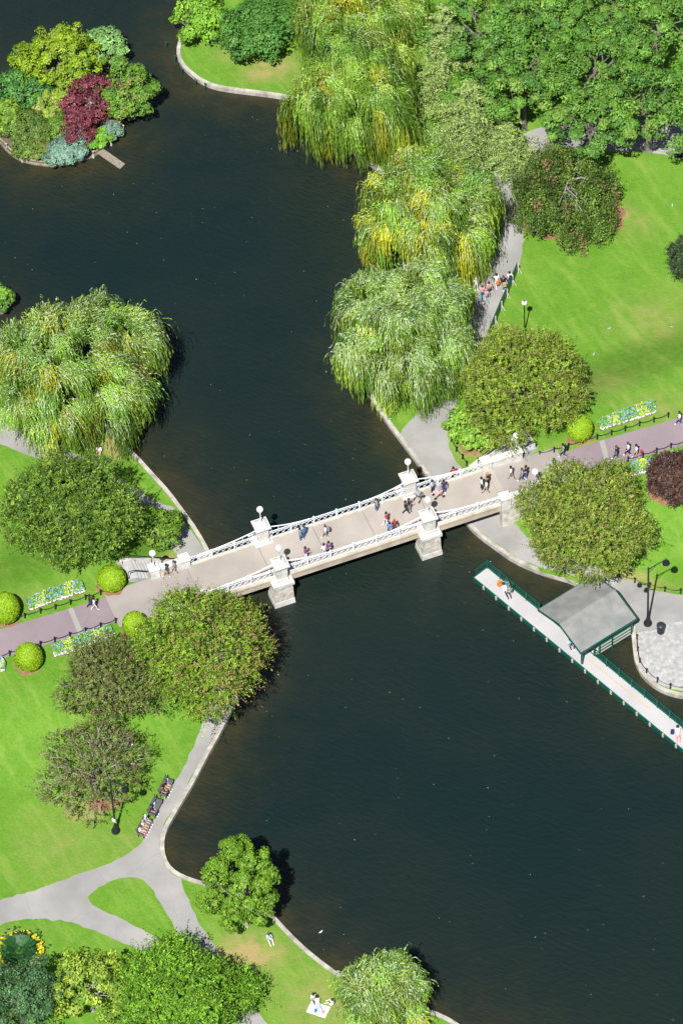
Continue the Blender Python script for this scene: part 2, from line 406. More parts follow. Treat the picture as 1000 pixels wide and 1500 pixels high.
STRIPS = [GP([(100, 892), (107, 890), (122, 926), (115, 929)]), GP([(877, 646), (884, 644), (895, 683), (888, 685)])]

def inside(poly, X, Y):
    poly = np.asarray(poly); n = len(poly); r = np.zeros(len(X), bool); j = n - 1
    for i in range(n):
        xi, yi = poly[i]; xj, yj = poly[j]
        c = ((yi > Y) != (yj > Y)) & (X < (xj - xi) * (Y - yi) / (yj - yi + 1e-12) + xi)
        r ^= c; j = i
    return r
def build_ground():
    pts = []; edges = []
    def poly(pl, closed=True):
        k = len(pts)
        pts.extend((float(a), float(b_)) for a, b_ in pl)
        n = len(pl)
        edges.extend((k + i, k + (i + 1) % n) for i in range(n if closed else n - 1))
    polys = [LEFT_LAND, RIGHT_LAND, IS] + PATHS + [PLAZA] + MALLS + STRIPS
    for q in polys: poly(q)
    g = np.arange(-62, 62, 1.1); X, Y = np.meshgrid(g, g * 1.25)
    X = X + rng.uniform(-.2, .2, X.shape); Y = Y + rng.uniform(-.2, .2, Y.shape)
    t = (X - BO[0]) * BT[0] + (Y - BO[1]) * BT[1]; n = (X - BO[0]) * BN[0] + (Y - BO[1]) * BN[1]
    X = X.ravel(); Y = Y.ravel()
    land = inside(LEFT_LAND, X, Y) | inside(RIGHT_LAND, X, Y)
    P1 = np.stack([X[land], Y[land]], 1)
    g2 = np.arange(-45, 45, 0.55); X2, Y2 = np.meshgrid(g2, np.arange(-15.3, 15.3, 0.55))
    wx = BO[0] + X2 * BT[0] + Y2 * BN[0]; wy = BO[1] + X2 * BT[1] + Y2 * BN[1]; wx = wx.ravel(); wy = wy.ravel()
    l2 = inside(LEFT_LAND, wx, wy) | inside(RIGHT_LAND, wx, wy)
    P2 = np.stack([wx[l2], wy[l2]], 1)
    pts.extend(map(tuple, P1.tolist())); pts.extend(map(tuple, P2.tolist()))
    r = delaunay_2d_cdt([Vector(p) for p in pts], edges, [], 0, 1e-4)
    vs = np.array([(v.x, v.y) for v in r[0]]); fs = [f for f in r[2] if len(f) == 3]
    F = np.array(fs); cen = vs[F].mean(1)
    cls = np.full(len(F), -1)
    l1 = inside(LEFT_LAND, cen[:, 0], cen[:, 1]) | inside(RIGHT_LAND, cen[:, 0], cen[:, 1])
    isl = inside(IS, cen[:, 0], cen[:, 1])
    cls[l1] = 0; cls[isl] = 1
    for q in PATHS: cls[inside(q, cen[:, 0], cen[:, 1]) & l1] = 2
    cls[inside(PLAZA, cen[:, 0], cen[:, 1]) & l1] = 3
    for q in MALLS: cls[inside(q, cen[:, 0], cen[:, 1])] = 4
    for q in STRIPS: cls[inside(q, cen[:, 0], cen[:, 1]) & (cls == 4)] = 5
    pc = P(1004, 962, 0.36)
    names = ['lawn', 'island_ground', 'path', 'plaza', 'mall_path', 'pale_paving']
    ms = [M_GRASS, mat('island_soil', (0.10, 0.085, 0.05), 0.95, 0.4, 1.5, 0.5), M_PATH, plaza_material(pc[0], pc[1]), M_MALL, M_STRIP]
    for k in range(6):
        sel = F[cls == k]
        if not len(sel): continue
        u, inv = np.unique(sel, return_inverse=True)
        xy = vs[u]; z = Hn(xy[:, 0], xy[:, 1])
        me = bpy.data.meshes.new(names[k])
        me.from_pydata(np.column_stack([xy, z]).tolist(), [], inv.reshape(-1, 3).tolist())
        if k == 0:
            a = me.attributes.new('dry', 'FLOAT', 'POINT'); d = np.zeros(len(xy))
            for px, py, rx, ry, s in DRY:
                c = G(px, py); sc = 17.0
                dx = (xy[:, 0] - c[0]) / (rx / sc); dy = (xy[:, 1] - c[1]) / (ry / sc / .777)
                d = np.maximum(d, s * np.exp(-(dx * dx + dy * dy)))
            a.data.foreach_set('value', d.astype(np.float32))
            me.polygons.foreach_set('use_smooth', [True] * len(me.polygons))
        me.materials.append(ms[k]); me.update()
        bm = bmesh.new(); bm.from_mesh(me); bmesh.ops.recalc_face_normals(bm, faces=bm.faces)
        if sum(f.normal.z for f in bm.faces) < 0: bmesh.ops.reverse_faces(bm, faces=bm.faces)
        bm.to_mesh(me); bm.free()
        o = bpy.data.objects.new(names[k], me); COL.objects.link(o); tag(o, kind='structure')
DRY = [(362, 1398, 45, 22, 1.0), (345, 1420, 40, 26, .6), (470, 1470, 60, 45, .35), (395, 100, 40, 16, .8), (345, 75, 30, 12, .5), (708, 425, 10, 28, .9), (925, 845, 22, 6, .9), (960, 858, 30, 8, .4), (905, 310, 16, 12, .9),
       (165, 655, 22, 16, .9), (860, 650, 60, 6, .35), (960, 600, 50, 25, .25), (930, 330, 30, 20, .25), (640, 590, 10, 20, .5), (700, 665, 40, 12, .35), (740, 500, 25, 18, .4), (960, 470, 60, 40, .3), (870, 560, 60, 30, .25), (60, 870, 60, 8, .3),
       (120, 1190, 24, 10, .6), (200, 1230, 40, 25, .22), (90, 1240, 70, 50, .18), (250, 820, 10, 10, .8), (915, 740, 12, 6, .6), (20, 1372, 30, 8, .5), (640, 20, 40, 20, .15)]
build_ground()

# the bank edge: granite kerb that drops into the lagoon
def kerb(line, name, width=0.36, top=0.43, closed=False, m=None):
    L = [np.array(p) for p in line]; n = len(L); mb = MB(); prof = []
    acc = 0
    for i in range(n):
        a = L[(i - 1) % n] if (closed or i > 0) else L[i]; b_ = L[(i + 1) % n] if (closed or i < n - 1) else L[i]
        d = unit(b_ - a); nrm = np.array([d[1], -d[0]]) * KS[name]
        prof.append((L[i], L[i] + nrm * width))
    rngk = range(n) if closed else range(n - 1)
    for i in rngk:
        (a0, a1), (b0, b1) = prof[i], prof[(i + 1) % n]
        seg = np.linalg.norm(b0 - a0); k = max(1, int(round(seg / 1.6)))
        for q in range(k):
            f0 = q / k + 0.004; f1 = (q + 1) / k - 0.004
            o0 = a0 + (b0 - a0) * f0; o1 = a0 + (b0 - a0) * f1; i0 = a1 + (b1 - a1) * f0; i1 = a1 + (b1 - a1) * f1
            zt = top + random.uniform(-.012, .012)
            ring = [o0, o1, i1, i0] if KS[name] < 0 else [o1, o0, i0, i1]
            mb.hexa([(p[0], p[1], -1.2) for p in ring], [(p[0], p[1], zt) for p in ring])
    return tag(mb.build(name, m or M_COPE), kind='structure')
KS = {'left_bank_kerb': 1, 'right_bank_kerb': -1}
kerb(LS, 'left_bank_kerb'); kerb(RS, 'right_bank_kerb')
# island rim
mb = MB(); n_ = len(IS); ic = np.mean(np.array(IS), 0)
for i in range(n_):
    a = np.array(IS[i]); b_ = np.array(IS[(i + 1) % n_]); ai = a + (ic - a) * 0.06; bi = b_ + (ic - b_) * 0.06
    mb.add([(*a, -1.0), (*b_, -1.0), (*b_, .25), (*a, .25), (*bi, .40), (*ai, .40)], [(0, 1, 2, 3), (3, 2, 4, 5)])
tag(mb.build('island_bank', mat('bank_stones', (0.28, 0.25, 0.19), 0.9, 0.5, 1.6, 0.5)), kind='structure')

def build_water():
    gx = np.concatenate([[-FAR, -150, -90], np.arange(-60, 60.1, 1.3), [90, 150, FAR]])
    gy = np.concatenate([[-FAR, -170, -110], np.arange(-75, 75.1, 1.3), [110, 170, FAR]])
    X, Y = np.meshgrid(gx, gy); xy = np.stack([X.ravel(), Y.ravel()], 1)
    d = np.full(len(xy), 1e9)
    for line, closed in ((LS, 0), (RS, 0), (IS, 1)):
        L = np.array(line); n = len(L)
        for i in range(n if closed else n - 1):
            a = L[i]; b_ = L[(i + 1) % n]; ab = b_ - a
            t = np.clip(((xy - a) @ ab) / (ab @ ab + 1e-9), 0, 1)
            d = np.minimum(d, np.linalg.norm(xy - a - t[:, None] * ab, axis=1))
    sh = 1.05 * np.exp(-d / 2.6) + 0.12 * np.exp(-d / 8.0)
    nx, ny = len(gx), len(gy)
    fs = [(j * nx + i, j * nx + i + 1, (j + 1) * nx + i + 1, (j + 1) * nx + i) for j in range(ny - 1) for i in range(nx - 1)]
    me = bpy.data.meshes.new('water'); me.from_pydata(np.column_stack([xy, np.zeros(len(xy))]).tolist(), [], fs)
    a = me.attributes.new('shore', 'FLOAT', 'POINT'); a.data.foreach_set('value', sh.astype(np.float32))
    me.materials.append(M_WATER); o = bpy.data.objects.new('water', me); COL.objects.link(o); tag(o, kind='structure')
build_water()

# ------------------------------------------------------------------ the footbridge
TA, TB = 0.0, SPAN
TEND0 = bt(P(163, 892, DECK)); TEND3 = bt(P(827, 681, DECK))
def obox(mb, t0, t1, n0, n1, z0, z1, mi=0):
    lo = [B(t0, n0, z0), B(t1, n0, z0), B(t1, n1, z0), B(t0, n1, z0)]
    mb.hexa(lo, [(p[0], p[1], z1) for p in lo], mi)
def build_bridge():
    br = empty('footbridge', (0, 0, 0), 'white stone and iron footbridge with four lamp piers crossing the dark lagoon', 'bridge')
    mb = MB(); cuts = [T0 - .3, TA - .6, TA + SPAN * .33, TA + SPAN * .67, TB + .6, T3 + .3]
    for a, b_ in zip(cuts[:-1], cuts[1:]): obox(mb, a + .018, b_ - .018, -HW, HW, DECK - 0.1, DECK + random.uniform(-.004, .0))
    mb.build('deck', M_DECK, br)
    mb = MB(); obox(mb, TEND0, T0 - 0.306, -HW - .1, HW + .1, DECK - .25, DECK + .004); mb.build('approach_paving', M_DECK2, br)
    mb = MB(); obox(mb, T3 + 0.9, TEND3, -HW - .1, HW + .1, DECK - .25, DECK + .004); mb.build('approach_paving', M_DECK2, br)
    mb = MB(); obox(mb, T3 + 0.304, T3 + 0.896, -HW, HW, DECK - .25, DECK - .002); mb.build('joint_paving', M_DECK, br)
    mb = MB()
    for s in (-1, 1):
        a, b_ = sorted((s * HW * 1.0 + s * 0.003, s * (HW + 0.26)))
        obox(mb, T0 - .3, T3 + .3, a, b_, DECK - .85, DECK + .03)
        a, b_ = sorted((s * (HW + 0.263), s * (HW + 0.36)))
        obox(mb, T0 - .3, T3 + .3, a, b_, DECK - .18, DECK + .02)
    mb.build('girder', M_FASCIA, br)
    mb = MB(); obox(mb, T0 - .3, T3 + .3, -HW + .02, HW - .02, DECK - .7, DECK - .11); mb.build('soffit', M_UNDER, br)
    for (a, b_) in ((TEND0 + .3, T0 - .32), (T3 + .32, TEND3 - .3)):
        mb = MB(); obox(mb, a, b_, -HW - .02, HW + .02, -.6, DECK - .26)
        for k in range(5): obox(mb, a - .02, b_ + .02, -HW - .05, HW + .05, 0.2 + k * .5, 0.2 + k * .5 + .44)
        mb.build('abutment', M_STONE_OLD, br)
    # piers: above the deck a shaft and a cap, below it a broad plinth standing in the water
    for t in (TA, TB):
        for s in (-1, 1):
            n = s * (HW + 0.38); mb = MB()
            obox(mb, t - .47, t + .47, n - .47, n + .47, DECK + .03, DECK + 1.72)
            obox(mb, t - .53, t + .53, n - .53, n + .53, DECK + .031, DECK + .34)
            for z in (.75, 1.2): obox(mb, t - .485, t + .485, n - .485, n + .485, DECK + z, DECK + z + .40)
            p = mb.build('pier', M_STONE, br)
            mb = MB(); obox(mb, t - .56, t + .56, n - .56, n + .56, DECK + 1.721, DECK + 1.86)
            obox(mb, t - .68, t + .68, n - .68, n + .68, DECK + 1.861, DECK + 2.02)
            lo = [B(t - .6, n - .6, DECK + 2.021), B(t + .6, n - .6, DECK + 2.021), B(t + .6, n + .6, DECK + 2.021), B(t - .6, n + .6, DECK + 2.021)]
            hi = [B(t - .34, n - .34, DECK + 2.2), B(t + .34, n - .34, DECK + 2.2), B(t + .34, n + .34, DECK + 2.2), B(t - .34, n + .34, DECK + 2.2)]
            mb.hexa(lo, hi); mb.build('pier_cap', M_STONE, p)
            mb = MB()
            obox(mb, t - .95, t + .95, n - .78, n + .95, DECK - .45, DECK - .12)
            obox(mb, t - .80, t + .80, n - .70, n + .80, DECK - .119, DECK + .029)
            mb.build('cornice', M_STONE, p)
            mb = MB()
            for k in range(4):
                f = .80 + .02 * (3 - k)
                obox(mb, t - f, t + f, n - .68, n + f, .62 + k * .475, .62 + k * .475 + .45)
            obox(mb, t - .79, t + .79, n - .66, n + .79, .6, DECK - .451)
            mb.build('shaft', M_STONE_OLD, p)
            mb = MB(); lo = [B(t - 1.0, n - .75, -1), B(t + 1.0, n - .75, -1), B(t + 1.0, n + 1.0, -1), B(t - 1.0, n + 1.0, -1)]
            hi = [B(t - .9, n - .72, .60), B(t + .9, n - .72, .60), B(t + .9, n + .9, .60), B(t - .9, n + .9, .60)]
            mb.hexa(lo, hi); mb.build('footing', M_STONE, p)
            if s < 0:
                for q in list(p.children): pass
    # railings of iron lattice between posts
    for s in (-1, 1):
        n = s * (HW + 0.12); mb = MB(); zt = DECK + 1.0; zb = DECK + .14; zm = DECK + .80
        spans = [(T0, TA - .5), (TA + .5, TB - .5), (TB + .5, T3)]
        for a, b_ in spans:
            for z, r in ((zt, .04), (zm, .024), (zb, .03)):
                mb.tube([B(a, n, z), B(b_, n, z)], r, 6)
            k = int((b_ - a) / .52); st = (b_ - a) / k
            for i in range(k):
                t = a + i * st
                mb.tube([B(t, n, zb), B(t + st, n, zm)], .019, 4); mb.tube([B(t, n + .02, zm), B(t + st, n + .02, zb)], .019, 4)
                cx = t + st / 2
                mb.tube([B(cx, n, zm), B(cx, n, zt)], .018, 4)
        rl = mb.build('railing', M_WHITE, br)
        for a, b_ in spans:
            k = max(2, int(round((b_ - a) / 2.1))); st = (b_ - a) / k
            for i in range(1, k):
                mb = MB(); c = B(a + i * st, n, DECK + .55); mb.box(c, (.11, .11, 1.05), math.atan2(BT[1], BT[0]))
                mb.box((c[0], c[1], DECK + 1.1), (.15, .15, .06), math.atan2(BT[1], BT[0])); mb.build('railing_post', M_WHITE, rl)
        # decorative suspension chains rising to the piers
        for t, sg, Ln in ((TA, -1, 5.2), (TA, 1, 3.8), (TB, -1, 3.8), (TB, 1, 3.8)):
            pts = []; hg = MB()
            for i in range(13):
                f = i / 12; u = t + sg * (.5 + Ln * f); z = DECK + 1.04 + .72 * (1 - f) ** 1.9
                pts.append(B(u, n, z))
                if 0 < i < 10 and i % 1 == 0 and i % 2 == 1: hg.tube([B(u, n, zt), B(u, n, z)], .028, 4)
            mb = MB(); mb.tube(pts, .052, 6); c = mb.build('suspension_chain', M_WHITE, br); hg.build('hanger', M_WHITE, c)
    # solid parapets at the ends
    for s in (-1, 1):
        for a, b_ in ((T0 - 3.5, T0), (T3, T3 + 3.6)):
            n = s * (HW + .28); mb = MB()
            obox(mb, a, b_, n - .26, n + .26, DECK - .5, DECK + .72)
            e = a if a < T0 else b_ ; i_ = b_ if a < T0 else a
            for q, h in ((e, 1.0), (i_, .95)):
                sg = .38 if q == a else -.38
                obox(mb, min(q, q + 2 * sg) - .03, max(q, q + 2 * sg) + .03, n - .40, n + .40, DECK - .5, DECK + h)
                obox(mb, min(q, q + 2 * sg) - .09, max(q, q + 2 * sg) + .09, n - .46, n + .46, DECK + h + .001, DECK + h + .14)
            p = mb.build('parapet', M_STONE, br)
            mb = MB(); obox(mb, a + .9, b_ - .9, n - .32, n + .32, DECK + .721, DECK + .86); mb.build('coping', M_STONE, p)
            # low retaining wall carrying the parapet down to the bank
            mb = MB(); obox(mb, a, b_, n - .3, n + .3, -.5, DECK - .501); mb.build('retaining_wall', M_STONE_OLD, p)
    return br
build_bridge()

def stairs(t_low, sg, label):
    st = empty('stone_stairs', B(t_low, HW + 1.7, PATHZ), label, 'stairs', 'stone stairs between the bridge and the waterside paths')
    base = np.array(st.location)
    def bx(mb, *a):
        obox(mb, *a); 
    mb = MB(); N = 15; run = 4.4
    for i in range(N):
        a = t_low + sg * run * i / N; b_ = t_low + sg * (run + .5)
        z1 = PATHZ + (DECK - PATHZ) * (i + 1) / N
        obox(mb, *sorted((a, t_low + sg * run * (i + 1) / N + sg * (.02 if i < N - 1 else .6))), HW + .6, HW + 2.6, -.3, z1)
    mb.v = [tuple(np.array(v) - base) for v in mb.v]; mb.build('steps', M_CONC, st)
    for n0 in (HW + 2.6,):
        mb = MB()
        for w0, w1, zo in ((n0, n0 + .32, .08),):
            a, b_, c = t_low - sg * .5, t_low + sg * run, t_low + sg * (run + .9)
            for (u0, z0), (u1, z1) in (((a, PATHZ + .3), (b_, DECK + zo)), ((b_ + sg * .004, DECK + zo), (c, DECK + zo))):
                q = [(u0, w0), (u1, w0), (u1, w1), (u0, w1)]
                zz = [z0, z1, z1, z0]
                if sg < 0: q = q[::-1]; zz = zz[::-1]
                mb.hexa([B(*k, -.4) for k in q], [B(*k, z) for k, z in zip(q, zz)])
        mb.v = [tuple(np.array(v) - base) for v in mb.v]; mb.build('cheek_wall', M_STONE_OLD, st)
    for nn in (HW + .75, HW + 2.5):
        mb = MB(); a, b_ = t_low + sg * .2, t_low + sg * run
        top = [B(a, nn, PATHZ + 1.05), B(b_, nn, DECK + .9), B(b_ + sg * .5, nn, DECK + .9), B(b_ + sg * .5, nn, DECK)]
        mb.tube([B(a, nn, PATHZ)] + top, .045, 6)
        mb.tube([B((a + b_) / 2, nn, (PATHZ + DECK) / 2), B((a + b_) / 2, nn, (PATHZ + DECK) / 2 + .96)], .03, 5)
        mb.v = [tuple(np.array(v) - base) for v in mb.v]; mb.build('handrail', M_BLACK, st)
stairs(T3 + .3, 1, 'pale stone stairs behind the right end parapet of the bridge')
stairs(T0 - .3, -1, 'pale stone stairs with dark handrails behind the left end parapet of the bridge')

# globe lamps on the bridge
def globe_lamp(loc, label):
    o = empty('globe_lamp', loc, label, 'lamp', 'white globe lamps on the bridge')
    mb = MB(); mb.lathe([(.2, 0), (.2, .08), (.13, .14), (.075, .3), (.06, .5), (.055, 1.35), (.09, 1.4), (.09, 1.46), (.05, 1.5), (.11, 1.6)], n=10); mb.build('post', M_WHITE, o, True)
    mb = MB(); mb.lathe(sphere_prof(.29, 1.86, 12), n=16); mb.build('globe', M_GLOBE, o, True)
    return o
lamps = [(TA, 1, 2.2, 'white globe lamp on the far pier at the left of the bridge'),
         (TA, -1, 2.2, 'white globe lamp on the near pier at the left of the bridge'),
         (TB, 1, 2.2, 'white globe lamp on the far pier at the right of the bridge'),
         (TB, -1, 2.2, 'white globe lamp on the near pier at the right of the bridge'),
         (T0 - 3.1, 1, 1.14, 'white globe lamp on the far left end parapet beside the stairs'),
         (T3 + 3.2, 1, 1.14, 'white globe lamp on the far right end parapet before the round tree'),
         (T3 + 3.2, -1, 1.14, 'white globe lamp on the near right end parapet by the olive tree')]
for t, s, z, l in lamps:
    n = s * (HW + (.38 if z > 2 else .28)); globe_lamp(B(t, n, DECK + z), l)

# ------------------------------------------------------------------ dock and boathouse
DZ = 0.5
dA = P(694, 846, DZ)[:2]; dB = P(1000, 1098, DZ)[:2]; dC = P(1000, 1067, DZ)[:2]
DU = unit(dB - dA); DV = np.array([-DU[1], DU[0]]); DW = abs(float(np.dot(dC - dB, DV))); DL = float(np.linalg.norm(dB - dA)) + 9
def D(u, v, z): q = dA + DU * u + DV * v; return (q[0], q[1], z)
def dbox(mb, u0, u1, v0, v1, z0, z1, mi=0):
    lo = [D(u0, v0, z0), D(u1, v0, z0), D(u1, v1, z0), D(u0, v1, z0)]
    mb.hexa(lo, [(p[0], p[1], z1) for p in lo], mi)
def du(px, py, z=DZ): return float(np.dot(P(px, py, z)[:2] - dA, DU))
def dock():
    o = empty('dock', (0, 0, 0), 'long pale boarded dock with green sides and railing floating on the lagoon', 'dock')
    mb = MB(); k = 0; u = 0.0
    while u < DL:
        e = min(DL, u + 2.4); dbox(mb, u + .004, e - .004, 0.02, DW - .02, DZ - .1, DZ); u = e
    mb.build('deck', M_DOCK, o)
    mb = MB(); dbox(mb, -.08, DL, -.08, .018, DZ - .42, DZ + .02); dbox(mb, -.08, DL, DW - .018, DW + .08, DZ - .42, DZ + .02)
    dbox(mb, -.083, -.002, .02, DW - .02, DZ - .42, DZ + .018); dbox(mb, .2, DL - .2, .2, DW - .2, -.5, DZ - .11)
    mb.build('side_skirt', M_GREEN, o)
    u = 1.2
    while u < DL - 1:
        mb = MB(); dbox(mb, u, u + .16, -.15, -.082, DZ - .38, DZ + .06); mb.build('bumper', M_PALEWOOD, o); u += 1.55
    mb = MB(); a = du(857, 968); b_ = du(944, 1040)
    dbox(mb, a, b_, DW * .56, DW * .56 + .09, DZ + .002, DZ + .006); dbox(mb, b_ + .002, b_ + .09, DW * .56, DW * .9, DZ + .002, DZ + .006); mb.build('painted_line', M_ORANGE, o)
    def rail(u0, u1, v):
        mb = MB()
        for z in (.35, .68, 1.0): mb.tube([D(u0, v, DZ + z), D(u1, v, DZ + z)], .03 if z < 1 else .045, 5)
        r = mb.build('railing', M_GREEN, o); k = int(round((u1 - u0) / 1.5))
        for i in range(k + 1):
            mb = MB(); p = D(u0 + (u1 - u0) * i / k, v, DZ + .53); mb.box(p, (.09, .09, 1.06), math.atan2(DU[1], DU[0])); mb.build('railing_post', M_GREEN, r)
    rail(0.05, du(792, 893), DW - .05); rail(du(868, 962), DL, DW - .05)
    mb = MB()
    for z in (.35, .68, 1.0): mb.tube([D(.05, .1, DZ + z), D(.05, DW - .1, DZ + z)], .03, 5)
    mb.build('end_rail', M_GREEN, o)
dock()
EZ = 2.65
def boathouse():
    F, A, C, Dd = (P(*q, EZ) for q in ((785, 896), (872, 840), (928, 909), (853, 952)))
    cen = (F + A + C + Dd)[:2] / 4
    u = unit(((Dd - F) + (C - A))[:2]); v = unit(((A - F) + (C - Dd))[:2]); v = unit(v - u * np.dot(u, v))
    lu = (np.linalg.norm(Dd - F) + np.linalg.norm(C - A)) / 2; lv = (np.linalg.norm(A - F) + np.linalg.norm(C - Dd)) / 2
    o = empty('boathouse', (cen[0], cen[1], 0), 'open boathouse with grey gabled roof and green posts standing over the dock', 'boathouse')
    def Q(a, b_, z): q = u * a + v * b_; return (q[0], q[1], z)
    hu, hv = lu / 2, lv / 2; RZ = EZ + .95
    mb = MB()
    for s in (-1, 1):
        k = 26
        for i in range(k):
            b0 = -hv + 2 * hv * i / k + .0; b1 = -hv + 2 * hv * (i + 1) / k
            e0, e1, r1, r0 = Q(s * hu, b0, EZ), Q(s * hu, b1, EZ), Q(0, b1, RZ), Q(0, b0, RZ)
            q = [e0, e1, r1, r0] if s > 0 else [e0, r0, r1, e1]
            dz = random.uniform(-.012, .012); q = [(p[0], p[1], p[2] + dz) for p in q]
            mb.hexa([(p[0], p[1], p[2] - .08) for p in q], q)
    rf = mb.build('roof', M_ROOF, o)
    mb = MB(); mb.tube([Q(0, -hv - .02, RZ + .01), Q(0, hv + .02, RZ + .01)], .05, 6); mb.build('ridge_cap', M_ROOF, rf)
    mb = MB()
    for b_ in (-hv - .03, hv + .03):
        for s in (-1, 1):
            p, q = Q(s * (hu + .03), b_, EZ), Q(0, b_, RZ)
            e = np.array(Q(0, .06, 0)) * (1 if b_ > 0 else -1)
            for (x, y) in ((p, q),):
                lo = [np.array(x) - (0, 0, .17), np.array(y) - (0, 0, .17), np.array(y) - (0, 0, .17) + e, np.array(x) - (0, 0, .17) + e]
                hi = [np.array(x) + (0, 0, .05), np.array(y) + (0, 0, .05), np.array(y) + (0, 0, .05) + e, np.array(x) + (0, 0, .05) + e]
                mb.hexa(lo, hi)
    mb.build('barge_board', M_GREEN, rf)
    mb = MB()
    for s in (-1, 1):
        c = np.array(Q(s * (hu + .02), 0, EZ - .12)); mb.box(c, (.09, 2 * hv, .22), math.atan2(u[1], u[0]))
    mb.build('eave_beam', M_GREEN, rf)
    # floor running back to the bank
    mb = MB(); fl = [Q(-hu + .4, -hv + 1.6, 0), Q(hu - .55, -hv + 1.6, 0), Q(hu - .55, hv + .4, 0), Q(-hu + .4, hv + .4, 0)]
    mb.hexa([(p[0], p[1], .1) for p in fl], [(p[0], p[1], .46) for p in fl]); mb.build('floor', M_PALEWOOD, o)
    for a in (-hu + .3, hu - .3):
        for b_ in ((-hv + .35, -hv + 2.2, 0.6, hv - .3) if a > 0 else (-hv + 2.2, 0.6, hv - .3)):
            mb = MB(); c = Q(a, b_, (EZ - .2 - .3) / 2); mb.box(c, (.15, .15, EZ - .2 + .3), math.atan2(u[1], u[0])); mb.build('post', M_GREEN, o)
    for a in (-hu + .3, hu - .3):
        mb = MB()
        for z in (.55, .95, 1.35):
            c = Q(a, (hv + -hv + 1.9) / 2, z); mb.box(c, (.06, 2 * hv - 2.2, .2), math.atan2(u[1], u[0]))
        r = mb.build('side_boards', M_PALEWOOD, o)
        mb = MB()
        for z in (.75, 1.15, 1.55):
            c = Q(a, (hv + -hv + 1.9) / 2, z); mb.box(c, (.09, 2 * hv - 2.2, .09), math.atan2(u[1], u[0]))
        mb.build('green_rail', M_GREEN, r)
boathouse()

# ------------------------------------------------------------------ lamps, bollards, fence, benches, bin
def arm_lamp(px, py, rz, h, label, sign=False):
    g = G(px, py); o = empty('street_lamp', g, label, 'street lamp', 'tall black double arm street lamps', rz)
    mb = MB(); mb.lathe([(.36, 0), (.38, .12), (.33, .3), (.2, .42), (.17, .7), (.13, .9), (.1, 1.1), (.085, 2.5), (.07, h - .1), (.09, h), (.03, h + .12)], n=12); mb.build('pole', M_BLACK, o, True)
    mb = MB(); mb.tube([(0, 0, h - .25), (.35, 0, h - .02), (1.0, 0, h + .22), (1.55, 0, h + .38)], .045, 6); mb.tube([(0, 0, h - .7), (.7, 0, h + .05)], .025, 5); a = mb.build('arm', M_BLACK, o)
    mb = MB(); mb.lathe([(.05, .3), (.1, .2), (.12, .05), (.3, -.15), (.33, -.32), (.28, -.36)], (1.6, 0, h + .2), n=12); mb.build('lamp_head', M_BLACK, a, True)
    h2 = h - 1.9
    mb = MB(); mb.tube([(0, 0, h2 - .4), (-.35, 0, h2 - .15), (-.75, 0, h2 + .2)], .04, 6); a = mb.build('arm', M_BLACK, o)
    mb = MB(); mb.lathe([(.04, .25), (.1, .15), (.2, -.02), (.22, -.22), (.18, -.25)], (-.78, 0, h2 + .1), n=12); mb.build('lamp_head', M_BLACK, a, True)
    if sign:
        mb = MB(); mb.box((.02, -.12, 1.7), (.36, .03, .42)); mb.build('sign', M_WHITE, o)
arm_lamp(948, 914, R(18), 7.6, 'tall black double arm street lamp beside the granite plaza')
arm_lamp(170, 1218, R(-40), 7.2, 'tall black street lamp with small white notice on the lawn by the benches', True)
g = G(768, 486); o = empty('lamp_post', g, 'slim black lamp post with pale globe on the right lawn', 'lamp post')
mb = MB(); mb.lathe([(.16, 0), (.17, .15), (.09, .35), (.06, .6), (.05, 3.5), (.1, 3.6), (.06, 3.66)], n=10); mb.build('post', M_BLACK, o, True)
mb = MB(); mb.lathe(sphere_prof(.25, 3.9, 10), n=14); mb.build('globe', M_GLOBE, o, True)
mb = MB(); mb.lathe([(.12, 4.1), (.1, 4.16), (.02, 4.24)], n=10); mb.build('cap', M_BLACK, o, True)

g = G(967, 926); o = empty('litter_bin', g, 'round black litter bin standing on the granite plaza edge', 'litter bin')
mb = MB(); mb.lathe([(.3, 0), (.33, .1), (.34, .85), (.37, .88), (.37, .95)], n=16); mb.build('body', M_BLACK, o)
mb = MB(); mb.lathe([(.37, .951), (.36, 1.0), (.25, 1.08), (.1, 1.1)], n=16); mb.build('lid', mat('bin_lid', (.03, .035, .05), .35), o, True)

bol0 = None
def bollard(p, label, group):
    global bol0
    if bol0 is None:
        mb = MB(); mb.lathe([(.09, 0), (.09, .06), (.06, .1), (.055, .52), (.085, .55), (.085, .6), (.04, .68), (.01, .72)], n=8)
        bol0 = mb.build('bollard', M_BLACK); b_ = bol0
    else:
        b_ = bol0.copy(); COL.objects.link(b_)
    b_.location = p; tag(b_, label, 'bollard', group); return b_
def chain_row(pts, where, z=None):
    ps = [G(*q) for q in pts]
    for p in ps: bollard(p, 'short black bollard in the row ' + where, 'bollards ' + where)
    mb = MB()
    for a, b_ in zip(ps[:-1], ps[1:]):
        mb.tube([tuple(a + (b_ - a) * f + np.array([0, 0, .5 - .8 * f * (1 - f)])) for f in np.linspace(0, 1, 7)], .03, 4)
    tag(mb.build('chain', M_BLACK), 'black sagging chain linking the bollards ' + where, 'chain')
chain_row([(-6, 919), (16, 912), (37, 905), (60, 898), (82, 892), (104, 885), (126, 878), (148, 871), (171, 865)], 'on the far side of the left mauve path')
chain_row([(-8, 968), (15, 960), (38, 953), (60, 946), (81, 940), (103, 933), (126, 926), (148, 919), (170, 912)], 'on the near side of the left mauve path')
chain_row([(790, 668), (811, 662), (832, 656), (853, 649), (874, 643), (895, 637), (915, 631), (936, 624), (957, 618), (978, 611)], 'on the far side of the right mauve path')
chain_row([(919, 676), (941, 670), (961, 663), (982, 656), (1003, 650)], 'on the near side of the right mauve path')
chain_row([(683, 682), (677, 672), (668, 661), (661, 646), (660, 622)], 'below the round tree on the curved path corner')
